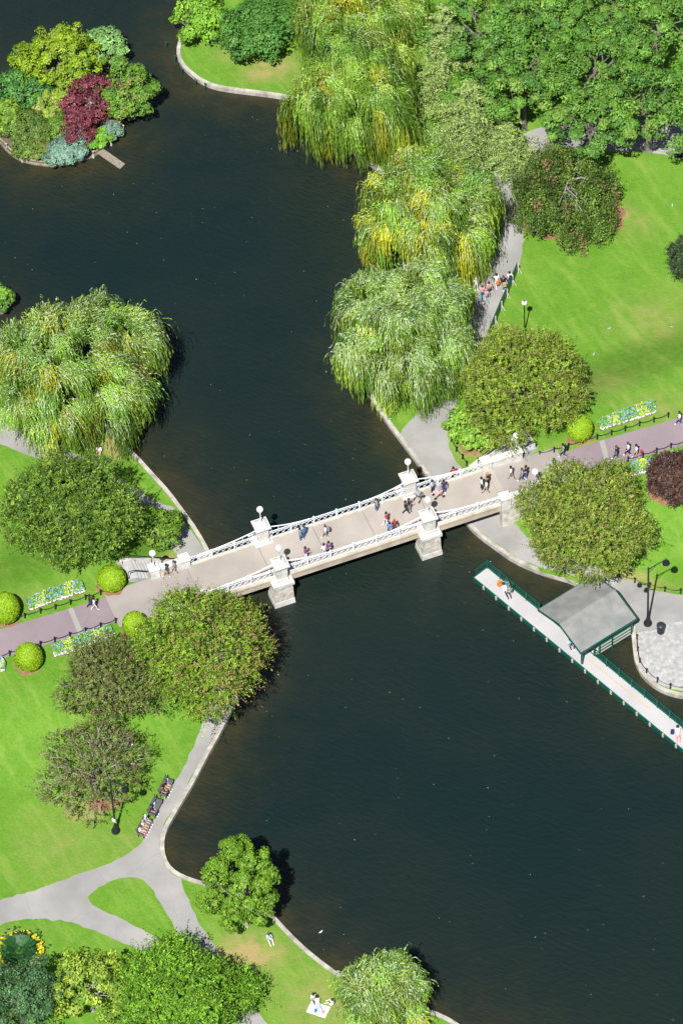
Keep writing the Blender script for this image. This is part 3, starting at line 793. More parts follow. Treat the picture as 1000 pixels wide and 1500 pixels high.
chain_row([(932, 936), (933, 954), (936, 971), (946, 986), (962, 999), (981, 1008), (1003, 1011)], 'round the rim of the granite plaza')
chain_row([(885, 839), (907, 845), (929, 853), (951, 860), (973, 866), (996, 869)], 'behind the boathouse along the lawn edge')
chain_row([(758, 645), (740, 652), (720, 664), (700, 677)], 'above the outer wall of the right bridge stairs')

# green barrier beside the path
def barrier():
    ps = [G(x, y) for x, y in ((757, 399), (749, 417), (741, 436), (733, 454), (724, 476), (714, 500))]
    o = empty('path_barrier', ps[0], 'long dark green fabric barrier with pale stakes edging the path', 'fence'); b0 = np.array(o.location)
    mb = MB()
    for a, b_ in zip(ps[:-1], ps[1:]):
        d = unit((b_ - a)[:2]); n = np.array([-d[1], d[0], 0]) * .025; a = a - b0; b_ = b_ - b0
        lo = [a - n, b_ - n, b_ + n, a + n]; mb.hexa([q + (0, 0, .04) for q in lo], [q + (0, 0, 1.3) for q in lo])
    mb.build('screen', M_GREEN, o)
    for p in ps:
        q = p - b0; mb = MB(); d = unit((ps[-1] - ps[0])[:2]); s = np.array([-d[1], d[0], 0])
        mb.box(q + s * .1 + (0, 0, .6), (.09, .09, 1.2)); mb.tube([q + s * .1 + (0, 0, .7), q + s * .4 + (0, 0, .02)], .045, 5); mb.build('stake', M_PALEWOOD, o)
barrier()

bench0 = None
def bench(px, py, rz, label):
    global bench0
    g = G(px, py)
    if bench0 is None:
        o = empty('park_bench', g, label, 'bench', 'park benches along the waterside path', rz); bench0 = o
        mb = MB()
        for k in range(4): mb.box((0, .06 + k * .13, .44), (1.8, .105, .04))
        mb.build('seat', M_SLATE, o); mb = MB()
        for k in range(4): mb.box((0, -.06 - k * .035, .56 + k * .12), (1.8, .035, .1))
        mb.build('backrest', M_SLATE, o)
        for x in (-.8, .8):
            mb = MB(); mb.box((x, .48, .21), (.06, .06, .42)); mb.box((x, -.02, .21), (.06, .06, .42)); mb.box((x, .22, .40), (.06, .55, .03)); mb.tube([(x, -.02, .4), (x, -.2, 1.02)], .03, 5)
            mb.tube([(x, -.1, .64), (x, .5, .64), (x, .5, .42)], .03, 5); mb.build('leg', M_BLACK, o)
    else:
        o = copy_tree(bench0); o.location = g; o.rotation_euler[2] = rz; o['label'] = label
    # concrete pad under it
    return o
def on_bench(o, x): 
    c, s = math.cos(o.rotation_euler[2]), math.sin(o.rotation_euler[2])
    return np.array([o.location[0] + x * c - .12 * s, o.location[1] + x * s + .12 * c, o.location[2]])
BRZ = math.atan2(*(G(243, 1145) - G(212, 1207))[:2][::-1]) + math.pi
BENCH = [bench(241, 1157, BRZ, 'dark slatted park bench farthest along the row with two sitters'), bench(225, 1186, BRZ, 'dark slatted park bench in the middle of the waterside row'),
         bench(209, 1215, BRZ, 'dark slatted park bench nearest the path fork under sitters in white')]

# island landing, stakes
a = P(147, 221, .5); b_ = P(183, 246, -.05); o = empty('landing_plank', a, 'grey wooden landing ramp sloping from the island into the water', 'ramp'); mb = MB()
d = b_ - a; L_ = np.linalg.norm(d); u_ = d / L_; s_ = unit(np.cross(u_, (0, 0, 1)))
k = 14
for i in range(k):
    p0 = u_ * L_ * (i + .04) / k; p1 = u_ * L_ * (i + .96) / k
    lo = [p0 - s_ * .38, p0 + s_ * .38, p1 + s_ * .38, p1 - s_ * .38]; mb.hexa([q - (0, 0, .05) for q in lo], lo)
mb.build('boards', M_WOOD, o); mb = MB()
for s in (-1, 1): mb.tube([s_ * .3 * s - (0, 0, .1), d + s_ * .3 * s - (0, 0, .1)], .05, 5)
mb.build('bearer', M_WOOD, o)
for px, py in ((10, 220), (33, 237), (66, 242), (101, 239), (137, 231), (163, 213), (181, 193)):
    p = P(px, py, 0); mb = MB(); mb.tube([(0, 0, -.9), (.02, 0, .2), (.05, .02, .85)], [.11, .1, .085], 7); tag(mb.build('mooring_stake', M_PALEWOOD, None, False, p), 'pale wooden stake standing in the water around the planted island', 'stake', 'wooden stakes round the island')
for px, py in ((244, 72), (257, 92), (267, 110), (287, 126), (301, 132)):
    p = P(px, py, 0); mb = MB(); mb.tube([(0, 0, -.9), (0, 0, .9)], .05, 6); mb.box((0, 0, .93), (.14, .14, .06)); tag(mb.build('marker_post', M_GREEN, None, False, p), 'thin green post standing in the water off the curved lawn point', 'post', 'green posts off the lawn point')
g = G(993, 228); mb = MB()
for k in range(5): mb.box((-.3 + k * .15, 0, .015), (.08, .5, .03))
mb.box((0, 0, .006), (.8, .6, .012)); tag(mb.build('drain_grate', M_BLACK, None, False, g), 'small dark drain grate in the path below the oaks', 'drain')

# ------------------------------------------------------------------ trees
def ground_below(px, py, z):
    """the ground spot under a crown whose middle stands z above it."""
    zz = PATHZ
    for _ in range(20):
        p = P(px, py, zz + z); zz = .5 * zz + .5 * H(p[0], p[1])
    return np.array([p[0], p[1], H(p[0], p[1])])
def blob_noise(r, k=7, amp=.16):
    ax = unit(r.normal(size=(k, 3))); ph = r.uniform(0, 6.28, k); fr = r.uniform(2.0, 5.5, k)
    return lambda d: 1 + amp * np.sum(np.sin(d @ ax.T * fr + ph), 1) / math.sqrt(k)
def sizes(p, a, b, Rz=None):
    s = scale_at(p); Rh = a / s; v = b / s
    if Rz is None:
        q = v * v - (Rh * math.sin(TH)) ** 2
        Rz = math.sqrt(q) / math.cos(TH) if q > 0 else .5 * Rh
        Rz = min(max(Rz, .5 * Rh), 1.25 * Rh)
    return Rh, Rz
def limbs(o, zc, Rh, Rz, r, m=M_BARK, n=9, tr=.28, flare=True, reach=.8, lean=(0, 0)):
    mb = MB(); zf = max(.4, zc - Rz * .75)
    mb.tube([(0, 0, -.15), (0, 0, .25), (lean[0] * .3, lean[1] * .3, zf), (lean[0], lean[1], zc)], [tr * 1.5, tr, tr * .85, tr * .5], 9)
    for i in range(n):
        a = 6.283 * i / n + r.uniform(-.3, .3); e = r.uniform(.25, 1.2); z0 = zf + r.uniform(0, .5) * (zc - zf)
        end = np.array([math.cos(a) * math.cos(e) * Rh * reach, math.sin(a) * math.cos(e) * Rh * reach, zc + (math.sin(e) - .25) * Rz * reach])
        st = np.array([0, 0, z0]); md = st * .45 + end * .55 + np.array([0, 0, r.uniform(-.1, .25) * Rz]) + r.normal(size=3) * .2
        mb.tube([st, (st + md) / 2 + r.normal(size=3) * .1, md, end], [tr * .5, tr * .38, tr * .25, tr * .08], 6)
        for q in range(2):
            e2 = md + (end - md) * r.uniform(.2, .7) + r.normal(size=3) * Rh * .22
            mb.tube([md, (md + e2) / 2 + r.normal(size=3) * .08, e2], [tr * .2, tr * .13, tr * .05], 5)
    return mb.build('trunk', m, o)

def shell(r, n, Rh, Rz, nl, lr, low=-.4, depth=.35):
    """points and outward directions on a crown made of overlapping lobes."""
    Cs = []; Rs = []
    for i in range(nl):
        z = 1 - (1 - low * .6) * (i + .5) / nl; a = i * 2.39996 + r.uniform(-.35, .35); q = math.sqrt(max(0, 1 - z * z))
        k = lr * r.uniform(.68, 1.25); f = (1 - k) * r.uniform(.76, 1.26)
        Cs.append((math.cos(a) * q * Rh * f, math.sin(a) * q * Rh * f, z * Rz * f)); Rs.append((k * Rh, k * Rh, k * (.45 * Rh + .55 * Rz) * .9))
    Cs.append((0, 0, 0)); Rs.append((.62 * Rh, .62 * Rh, .62 * Rz))
    Cs = np.array(Cs); Rs = np.array(Rs); wt = Rs[:, 0] ** 2; wt[-1] = .13 * wt[:-1].sum(); wt /= wt.sum()
    pts = []; nrm = []; have = 0
    for _ in range(12):
        m = n * 2; j = r.choice(len(Cs), m, p=wt); d = unit(r.normal(size=(m, 3)) + (0, 0, .25))
        p = Cs[j] + d * Rs[j]
        ins = np.zeros(m, bool)
        for q in range(len(Cs)):
            ins |= (((p - Cs[q]) / Rs[q]) ** 2).sum(1) < .80
        ins &= j != len(Cs) - 1
        ok = ~ins & (p[:, 2] > low * Rz); p = p[ok]; d = d[ok]; j = j[ok]
        p = p - d * Rs[j] * (depth * r.random(len(p)) ** 2.4)[:, None]
        pts.append(p); nrm.append(unit(d + .5 * p / np.array([Rh, Rh, Rz]))); have += len(p)
        if have >= n: break
    return np.concatenate(pts)[:n], np.concatenate(nrm)[:n]

def broadleaf(name, px, py, a, b, pal, label, cat='tree', group=None, clump=.95, leaf=.30, dens=1.0, lpc=62, zlift=None, Rz=None, seed=0, gap=.0, tr=.28, bark=M_BARK, reach=.8, flat=.8, amp=.16, cl_col=.62, low=-.55, nl=13, lr=.36, gain=1.62, zc=None):
    r = np.random.default_rng(seed + int(px * 7 + py))
    g0 = P(px, py, 3); Rh, Rz = sizes(g0, a, b, Rz)
    zc = zc or (zlift if zlift is not None else .55 * Rz + 1.0) + Rz * .8
    g = ground_below(px, py, zc); o = empty(name, g, label, cat, group)
    limbs(o, zc, Rh, Rz, r, bark, tr=tr, reach=reach)
    nf = blob_noise(r, amp=amp)
    area = 4 * math.pi * ((Rh ** 3.2 + 2 * (Rh * Rz) ** 1.6) / 3) ** (2 / 3.2)
    nc = int(dens * area * .9 / (math.pi * clump ** 2) * 1.75)
    cc, d = shell(r, nc, Rh, Rz, nl, lr, low, .45); cc = cc + (0, 0, zc); nc = len(cc)
    keep = r.random(nc) > gap; d, cc = d[keep], cc[keep]; nc = len(cc)
    crs = clump * r.uniform(.6, 1.25, nc)
    k = lpc; idx = np.repeat(np.arange(nc), k)
    q = unit(r.normal(size=(nc * k, 3)) + .55 * d[idx] + (0, 0, .35)); rr = crs[idx] * (1 - .5 * r.random(nc * k) ** 2)
    c = cc[idx] + q * rr[:, None] * np.array([1, 1, flat])
    nrm = unit(q * 1.0 + d[idx] * .25 + (0, 0, .4) + r.normal(size=q.shape) * .42)
    along = unit(np.cross(nrm, r.normal(size=q.shape)))
    V = leaf_quads(c, along, nrm, leaf * r.uniform(.7, 1.35, len(c)), leaf * r.uniform(.5, .85, len(c)))
    C = pick(pal, nc, r)[idx] * (1 - cl_col / 2 + cl_col * r.random(nc))[idx][:, None] * (r.uniform(.8, 1.2, len(c)))[:, None]  # random clump tone, spread widened so dark clumps stand in for shadow pockets
    mixp = pick(pal, len(c), r); f = r.random(len(c))[:, None] < .3; C = np.where(f, mixp, C)
    quads_object('crown', V, np.minimum(C * gain, .68), o)
    return o

def shoots(name, px, py, a, b, pal, label, cat='tree', group=None, nsh=2600, slen=.75, leaf=.22, zlift=None, Rz=None, seed=0, tr=.2, tips=None, low=-.35, amp=.09, bark=M_BARK, upb=.55, side=None, gap=0, tw=0, nl=17, lr=.33, gain=np.array([2.15, 1.95, 1.95])):
    """small tree with a dense fine crown of leafy shoots pointing out and up."""
    r = np.random.default_rng(seed + int(px * 5 + py * 3))
    g0 = P(px, py, 2.5); Rh, Rz = sizes(g0, a, b, Rz)
    zc = (zlift if zlift is not None else 1.1) + Rz * .85
    g = ground_below(px, py, zc); o = empty(name, g, label, cat, group)
    limbs(o, zc, Rh, Rz, r, bark, 12, tr, reach=.9)
    nf = blob_noise(r, 9, amp)
    cc, d = shell(r, int(nsh * .8), Rh, Rz, nl, lr, low, .4); cc = cc + (0, 0, zc); ns = len(cc)
    if gap:
        hl = blob_noise(r, 9, .5); kp = hl(d * 2.2) > (.55 + gap); d, cc = d[kp], cc[kp]; ns = len(d)
    ax = unit(d * .7 + (0, 0, upb) + r.normal(size=d.shape) * .45)
    K = 14; idx = np.repeat(np.arange(ns), K); f = np.tile(np.linspace(-.1, 1, K), ns); L = slen * r.uniform(.6, 1.4, ns) * np.where(r.random(ns) < .09, 1.9, 1.0)
    c = cc[idx] + ax[idx] * (L[idx] * f)[:, None] - np.array([0, 0, 1]) * (f ** 2 * L[idx] * .25)[:, None] + r.normal(size=(ns * K, 3)) * .045
    sd = unit(np.cross(ax[idx], r.normal(size=c.shape))); al = unit(sd * .8 + ax[idx] * .5)
    nrm = unit(ax[idx] * .9 + (0, 0, .35) + np.repeat(r.normal(size=(ns, 3)) * .35, K, 0) + r.normal(size=c.shape) * .35)
    leaf *= .84; V = leaf_quads(c + al * leaf * .4, al, nrm, leaf * r.uniform(.75, 1.4, len(c)), leaf * r.uniform(.38, .62, len(c)))
    # patches of one tint across the crown; shoot tones widened to imitate shaded gaps
    pn = blob_noise(r, 6, .5)(d * 1.6); base = pick(pal, ns, r) * r.uniform(.5, 1.3, (ns, 1))
    C = base[idx] * r.uniform(.75, 1.25, len(c))[:, None] * (.8 + .3 * (pn[idx, None] - .5))
    if tips is not None:
        tf = (f > .45) & (r.random(ns) < tips[3])[idx]
        if side is not None:
            sdv = np.array(side); tf &= (r.random(ns) < np.clip(.5 + .9 * (d[:, :2] @ sdv), .08, 1))[idx]
        C[tf] = np.array(tips[:3]) * r.uniform(.7, 1.3, (tf.sum(), 1))
    quads_object('crown', V, np.minimum(C * gain, .68), o)
    if tw:
        mb = MB()
        for i in range(tw):
            j = r.integers(ns); e = cc[j] + d[j] * .5; s = e * .72 + np.array([0, 0, zc]) * .28
            mb.tube([s, (s + e) / 2 + r.normal(size=3) * .12, e + r.normal(size=3) * .1], [.035, .025, .01], 4)
        mb.build('bare_twigs', M_TWIG, o)
    return o

def willow(name, px, py, a, label, zc=4.4, Rz=5.2, nt=330, seed=0, hang=(1.5, 3.2), wind=(.35, .1), yellow=.16, silver=.3, low=-.45, strands=84, nl=19, lr=.30):
    r = np.random.default_rng(seed + int(px * 3 + py))
    g = ground_below(px, py, zc); Rh = a / scale_at(g) * .93; o = empty(name, g, label, 'willow', 'weeping willows round the lagoon')
    limbs(o, zc, Rh, Rz, r, M_BARK, 10, .42)
    nf = blob_noise(r, 8, .2)
    node, d = shell(r, nt, Rh, Rz, nl, lr, low, .5); node = node + (0, 0, zc); n = len(node)
    tone = r.uniform(.42, 1.2, (n, 1)) * np.array([1, 1.04, .9])  # random tuft tone, widened to paint shadowy pockets into the leaf colour
    out = d * np.array([1, 1, .3]); out = unit(out + r.normal(size=out.shape) * .25 + np.array([*wind, 0]))
    S = strands; idx = np.repeat(np.arange(n), S); m = len(idx)
    p0 = node[idx] + r.normal(size=(m, 3)) * np.array([.38, .38, .2])
    ini = unit(out[idx] + r.normal(size=(m, 3)) * .36 + (0, 0, .35))
    Lh = r.uniform(.5, 1.25, m); Lv = r.uniform(*hang, m) * (0.7 + .55 * (1 - d[idx, 2])) * r.uniform(.5, 1.25, n)[idx]
    K = 8; t = np.linspace(0, 1, K + 1)[None, :, None]
    pts = p0[:, None, :] + ini[:, None, :] * (Lh[:, None, None] * (1 - (1 - t) ** 2.2)) + np.array([0, 0, -1.0]) * Lv[:, None, None] * (t ** 1.55)
    pts[:, :, :2] += (np.array(wind) * .7)[None, None, :] * (t[:, :, 0:1] ** 2) * 0.5
    pts += np.cumsum(r.normal(size=pts.shape) * .03, 1)
    lowz = .8; pts[:, :, 2] = np.maximum(pts[:, :, 2], lowz + .35 * r.random((m, 1)))
    A_ = pts[:, :-1].reshape(-1, 3); B_ = pts[:, 1:].reshape(-1, 3)
    c = (A_ + B_) / 2; al = B_ - A_; ln = np.linalg.norm(al, axis=1) + .05
    oi = np.repeat(out[idx], K, 0)
    nrm = unit(oi * .8 + (0, 0, .45) + np.array([-.1, -.35, 0]) * 0 + r.normal(size=c.shape) * .5)
    W = .062 * r.uniform(.7, 1.6, len(c)); al = al + r.normal(size=al.shape) * .05
    V = leaf_quads(c, al, nrm, ln * 1.15, W)
    pal_t = pick([(.28, .47, .060, .5), (.18, .36, .050, .32), (.39, .53, .090, .3)], n, r)
    yf = blob_noise(r, 6, .5)(node * .55) + r.normal(size=n) * .3; thr = np.quantile(yf, 1 - yellow * .7)
    pal_t[yf > thr] = pick([(.56, .56, .05, 1), (.47, .52, .06, 1)], int((yf > thr).sum()), r)
    C = np.repeat((pal_t * tone)[idx], K, 0) * r.uniform(.7, 1.25, len(c))[:, None]
    top = np.repeat((r.random(m) < silver) , K) & (np.tile(np.arange(K), m) < 5)
    C[top] = np.array((.42, .54, .28)) * r.uniform(.75, 1.15, (top.sum(), 1))
    quads_object('crown', V, C, o)
    return o

def conifer(px, py, a, Hh, label, pal, seed=0, tip=.12):
    r = np.random.default_rng(seed + int(px + py)); g = ground_below(px, py, Hh * .5); Rh = a / scale_at(g)
    o = empty('feathery_conifer', g, label, 'conifer', 'pale feathery conifers by the willows')
    mb = MB(); mb.tube([(0, 0, -.1), (0, 0, Hh * .5), (0, 0, Hh)], [.3, .17, .03], 8)
    Cs = []; As = []; Ns = []; Ls = []
    nb = 58
    for i in range(nb):
        f = (i + r.random()) / nb; z = Hh * (.08 + .90 * f); Lb = Rh * (1 - .88 * f ** 1.25) * r.uniform(.7, 1.08); az = i * 2.4 + r.uniform(-.3, .3)
        dv = np.array([math.cos(az), math.sin(az), 0]); s = np.array([-dv[1], dv[0], 0])
        pt = lambda q: np.array([0, 0, z]) + dv * Lb * q + np.array([0, 0, 1]) * (Lb * (.16 * q - .32 * q * q))
        mb.tube([pt(0), pt(.5), pt(1)], [.06, .035, .01], 4)
        for q in np.arange(.12, 1.03, .05 if Lb > 2 else .08):
            for sg in (-1, 1):
                tl = (.30 + .60 * Lb * .45 * (1.1 - q)) * r.uniform(.6, 1.2)
                tw = unit(s * sg * .85 + dv * .65 + np.array([0, 0, r.uniform(-.28, .05)]))
                k = max(2, int(tl / .13))
                for w_ in range(k):
                    Cs.append(pt(q) + tw * tl * (w_ + .6) / k); As.append(tw + r.normal(size=3) * .35); Ns.append((0, 0, 1) + r.normal(size=3) * .35); Ls.append(.24)
    mb.build('trunk', M_BARK, o)
    c = np.array(Cs); L = np.array(Ls) * r.uniform(.7, 1.3, len(c))
    V = leaf_quads(c, np.array(As), unit(np.array(Ns)), L, L * .36)
    C = pick(pal, len(c), r) * r.uniform(.8, 1.2, (len(c), 1)); quads_object('crown', V, C, o)

GR = 'fine leaved garden trees'
OK_ = [(.066, .158, .020, .5), (.088, .182, .024, .35), (.044, .115, .019, .3), (.120, .205, .030, .10)]
oaks = [(705, 45, 78, 62, 8, 'oak crown behind the feathery conifers at the left of the oak grove'), (795, 10, 80, 62, 8, 'oak at the top of the grove second from its left end'),
        (765, 110, 84, 68, 6.9, 'big oak at the front of the grove above the weeping beech'), (880, 20, 84, 64, 8, 'oak at the back of the grove on the top edge'),
        (870, 100, 80, 66, 6.9, 'oak in the middle of the grove between four others'), (968, 40, 82, 66, 8, 'oak at the far right corner of the grove'),
        (950, 152, 76, 68, 6.2, 'oak at the right of the grove whose shade falls on the path'), (862, 182, 68, 50, 6.6, 'lowest front oak overhanging the path and the lawn corner'), (695, 135, 48, 42, 5.2, 'smaller oak squeezed between the conifers and the big front oak')]
for i, (x, y, a, b_, z_, l) in enumerate(oaks):
    broadleaf('oak_tree', x, y, a, b_, OK_, 'dense dark green ' + l, 'oak', 'oaks of the grove', .76, .24, .56, 130, None, None, i, .0, .3, M_BARK, .8, nl=26, lr=.26, zc=z_, gain=1.42, low=-.6)
CON = [(.26, .37, .085, .5), (.38, .47, .13, .3), (.12, .21, .06, .4)]
conifer(652, 85, 78, 14, 'tall pale feathery conifer between the top willow and the oaks', CON, 1)
conifer(688, 178, 100, 10, 'broad pale feathery conifer above the path fork by the weeping beech', CON, 2)
conifer(742, 212, 55, 6, 'small feathery conifer leaning over the path beside the weeping beech', CON, 3)
willow('weeping_willow', 113, 545, 128, 'large yellow green weeping willow on the left bank, alone beside the lagoon', 6.2, 6.6, 215, 1, yellow=.15, silver=.34)
willow('weeping_willow', 634, 308, 98, 'yellowest weeping willow of the right bank beside the shaded path', 6.0, 5.9, 190, 2, (1.8, 3.7), yellow=.36, silver=.25)
willow('weeping_willow', 586, 482, 94, 'silvery weeping willow on the right bank nearest the bridge', 6.4, 6.8, 195, 3, (1.8, 3.9), yellow=.05, silver=.48)
willow('weeping_willow', 515, 130, 90, 'weeping willow trailing long green strands over the water by the lawn point', 6.5, 6.6, 190, 4, (3.0, 5.4), yellow=.2, silver=.12)
willow('weeping_willow', 515, 0, 86, 'weeping willow at the top edge behind another willow', 6.5, 6.0, 165, 5, (2.0, 3.8), yellow=.22, silver=.15)
willow('weeping_willow', 558, 1458, 56, 'small pale weeping willow at the bottom edge of the lagoon', 3.9, 3.6, 105, 6, (1.0, 2.0), yellow=.12, silver=.42)
CRAB = [(.075, .150, .014, .5), (.105, .185, .016, .35), (.055, .110, .016, .25)]
shoots('round_tree', 98, 757, 98, 90, [(.068, .135, .016, .5), (.095, .165, .018, .3), (.045, .095, .014, .3)], 'broad dense dark green tree between left path and flower bed', 'tree', GR, 4600, .7, .23, seed=1, low=-.2)
broadleaf('small_tree', 233, 778, 33, 36, [(.09, .185, .016, .6), (.12, .21, .02, .3)], 'small bright green tree beside the left waterside path', 'tree', None, .5, .22, .95, 55, .3, gain=1.15)
shoots('round_tree', 296, 965, 91, 106, [(.090, .170, .014, .5), (.115, .195, .016, .3), (.075, .125, .02, .2)], 'wide olive tree with rusty shoots overhanging the left end of the bridge', 'tree', GR, 5200, .85, .22, seed=2, tips=(.130, .108, .036, .42), side=(.8, -.3), tw=60)
shoots('round_tree', 165, 1000, 76, 72, [(.070, .100, .022, .5), (.088, .120, .026, .3), (.052, .078, .02, .3)], 'dull brownish green tree below the left mauve path', 'tree', GR, 2600, .6, .2, seed=3, gap=.04, tw=50, tips=(.095, .085, .04, .25))
shoots('sparse_tree', 136, 1126, 84, 62, [(.075, .098, .026, .5), (.095, .125, .028, .3), (.085, .078, .045, .25)], 'sparse thin leaved tree with grey twigs above the lamp and benches', 'tree', GR, 1500, .6, .2, seed=4, tips=(.095, .085, .055, .25), gap=.2, tw=110)
shoots('round_tree', 763, 564, 102, 76, [(.100, .165, .016, .5), (.125, .190, .020, .3), (.075, .120, .018, .25)], 'round olive green tree on the lawn just beyond the right end of the bridge', 'tree', GR, 4600, .6, .2, seed=5, tips=(.115, .11, .035, .2))
broadleaf('leafy_shrub', 695, 628, 42, 36, [(.11, .22, .02, .6), (.15, .25, .035, .3)], 'bright green large leaved shrub at the foot of the round olive tree', 'shrub', None, .6, .3, 1.1, 50, .2)
shoots('round_tree', 857, 767, 99, 75, [(.098, .155, .020, .5), (.122, .176, .024, .3), (.072, .115, .018, .25)], 'wide olive tree between the right end of the bridge and the boathouse', 'tree', GR, 4700, .65, .2, seed=6, tips=(.130, .128, .034, .2), tw=25)
shoots('purple_shrub', 982, 700, 38, 36, [(.050, .030, .024, .5), (.065, .040, .028, .3), (.035, .022, .020, .3)], 'dark purple leaved round shrub beside the right mauve path', 'shrub', None, 1700, .45, .2, seed=7, zlift=.2)
broadleaf('lone_tree', 357, 1300, 56, 66, [(.105, .215, .014, .5), (.135, .245, .018, .35), (.08, .17, .014, .2)], 'lone bright green young tree with visible limbs at the lower water edge', 'tree', None, .46, .21, .95, 55, .8, 4.9, 3, .08, .13, M_PALEBARK, .95, .9, .1, nl=19, lr=.29, zc=5.5, low=-1.0, gain=1.15)
shoots('bright_tree', 256, 1466, 86, 78, [(.095, .205, .014, .5), (.12, .23, .018, .3), (.07, .16, .014, .25)], 'wide bright green tree over the forked path at the bottom edge', 'tree', GR, 3800, .9, .26, seed=8, upb=.3, gain=1.7)
shoots('bright_tree', 346, 1452, 32, 28, [(.08, .18, .014, .5), (.11, .22, .018, .3)], 'small low green tree spreading over the path at the bottom edge', 'tree', None, 800, .9, .25, seed=9, upb=.2, gain=1.7)
broadleaf('yellowing_tree', 132, 1446, 60, 56, [(.15, .22, .022, .5), (.19, .25, .03, .3), (.08, .14, .016, .3)], 'loose yellow green tree between the dark tree and the bright tree', 'tree', None, .6, .24, .75, 50, 1.2, None, 5, .15, .16, M_TWIG, .95)
broadleaf('dark_tree', 28, 1462, 68, 62, [(.035, .085, .030, .5), (.05, .11, .04, .3), (.025, .06, .02, .3)], 'dark bluish green tree in the bottom left corner', 'tree', None, .7, .2, 1.0, 80, 1.0, None, 6, .06, .2, M_BARK, .8)
broadleaf('light_tree', 290, 28, 42, 38, [(.10, .215, .018, .6), (.13, .245, .022, .3)], 'light green tree at the tip of the curved lawn point', 'tree', None, .8, .3, 1.1, 60, .8, seed=7)
broadleaf('dark_tree', 380, 42, 60, 54, [(.040, .115, .018, .6), (.055, .14, .02, .3)], 'dense deep green tree on the lawn point before the top willow', 'tree', None, .75, .26, 1.2, 70, .9, seed=8)
broadleaf('left_edge_tree', 0, 438, 18, 26, [(.06, .14, .02, .6), (.085, .17, .02, .3)], 'light green small tree cut by the left edge above the big willow', 'tree', None, .5, .26, 1.1, 50, .4, seed=9)
bpy.data.objects['left_edge_tree'].name = 'light_tree'
shoots('dark_shrub', 1006, 382, 30, 54, [(.022, .042, .018, .5), (.032, .055, .02, .3)], 'dark nearly black green tree cut by the right edge of the lawn', 'tree', None, 1500, .5, .2, seed=10)

# weeping beech
def weeping_beech(px, py, a, label):
    r = np.random.default_rng(77); zc = 3.3; g = ground_below(px, py, zc); Rh = a / scale_at(g) * .95; Rz = 3.9
    o = empty('weeping_beech', g, label, 'tree')
    mb = MB(); mb.tube([(0, 0, -.2), (.1, .1, 1.6), (0, .3, 3.4), (-.2, .2, 4.9)], [.5, .38, .3, .16], 9)
    for i in range(6):
        az = r.uniform(0, 6.28); L = Rh * r.uniform(.4, .8); z0 = r.uniform(3.0, 4.6); dv = np.array([math.cos(az), math.sin(az), 0])
        p = [np.array([0, .2, z0]), np.array([0, .2, z0]) + dv * L * .35 + (0, 0, .9), np.array([0, 0, z0]) + dv * L * .7 + (0, 0, 1.0) + r.normal(size=3) * .2, np.array([0, 0, z0]) + dv * L + (0, 0, r.uniform(-.4, .5))]
        mb.tube(p, [.11, .085, .055, .025], 6)
        for q in range(3):
            e = p[2] + r.normal(size=3) * np.array([.8, .8, .3]); mb.tube([p[1] * .4 + p[2] * .6, e, e + np.array([r.normal() * .3, r.normal() * .3, -.6])], [.045, .03, .012], 5)
    mb.build('trunk', M_TWIG, o)
    n = 430; node, d = shell(r, n, Rh, Rz, 20, .27, -.45, .4); node = node + (0, 0, zc); n = len(node)
    K = 105; idx = np.repeat(np.arange(n), K); Lv = r.uniform(1.3, 3.6, n)
    t = r.random(n * K); c = node[idx] + np.stack([r.normal(size=n * K) * (.27 - .10 * t), r.normal(size=n * K) * (.27 - .10 * t), -t * Lv[idx]], 1)
    c[:, 2] = np.maximum(c[:, 2], .15)
    out = d * (1, 1, .3); nrm = unit(out[idx] + (0, 0, .35) + r.normal(size=c.shape) * .6); al = unit(np.array([0, 0, -1.0]) + r.normal(size=c.shape) * .6)
    V = leaf_quads(c, al, nrm, .2 * r.uniform(.7, 1.3, len(c)), .13 * r.uniform(.7, 1.3, len(c)))
    C = pick([(.125, .215, .036, .5), (.165, .26, .047, .3), (.085, .155, .03, .3), (.26, .17, .09, .07)], n, r)[idx] * r.uniform(.45, 1.3, (n, 1))[idx] * r.uniform(.8, 1.2, (len(c), 1))
    quads_object('crown', V, C, o)
weeping_beech(832, 278, 86, 'grey limbed weeping beech with a hanging curtain of leaves beside the lawn')

# clipped topiary
def topiary(px, py, a, b_, label, cone=0.0):
    r = np.random.default_rng(int(px + py)); g0 = P(px, py, 4); Rh, Rz = sizes(g0, a, b_); zc = Rz * .92
    g = ground_below(px, py, zc); o = empty('clipped_topiary', g, label, 'topiary', 'clipped egg shaped topiaries along the mall')
    n = 9000; d = unit(r.normal(size=(n, 3))); d = d[d[:, 2] > -.9]; n = len(d)
    wid = 1 - cone * np.clip(d[:, 2], -.3, 1) ** 1.0
    c = d * np.stack([Rh * wid, Rh * wid, np.full(n, Rz)], 1) * (1 - .07 * r.random((n, 1))) * blob_noise(r, 8, .035)(d)[:, None] + (0, 0, zc)
    nrm = unit(d + r.normal(size=d.shape) * .38); al = unit(np.cross(nrm, r.normal(size=d.shape)))
    V = leaf_quads(c, al, nrm, .16 * r.uniform(.7, 1.3, n), .1 * r.uniform(.7, 1.3, n))
    C = pick([(.24, .40, .012, .5), (.20, .35, .012, .4), (.29, .44, .02, .2)], n, r) * r.uniform(.85, 1.15, (n, 1))
    quads_object('crown', V, C, o)
    mb = MB(); mb.lathe([(max(.02, Rh * .93 * math.sin(math.pi * i / 10) * (1 - cone * max(-.3, -math.cos(math.pi * i / 10)))), zc - Rz * .93 * math.cos(math.pi * i / 10)) for i in range(11)], n=20)
    mb.build('twig_core', mat('topiary_inner', (.06, .11, .01), .9), o, True)
    soil_patch(px, py + b_ * .6, a * 1.0, a * .68, 'ring of bare mulch')
SOILN = [0]
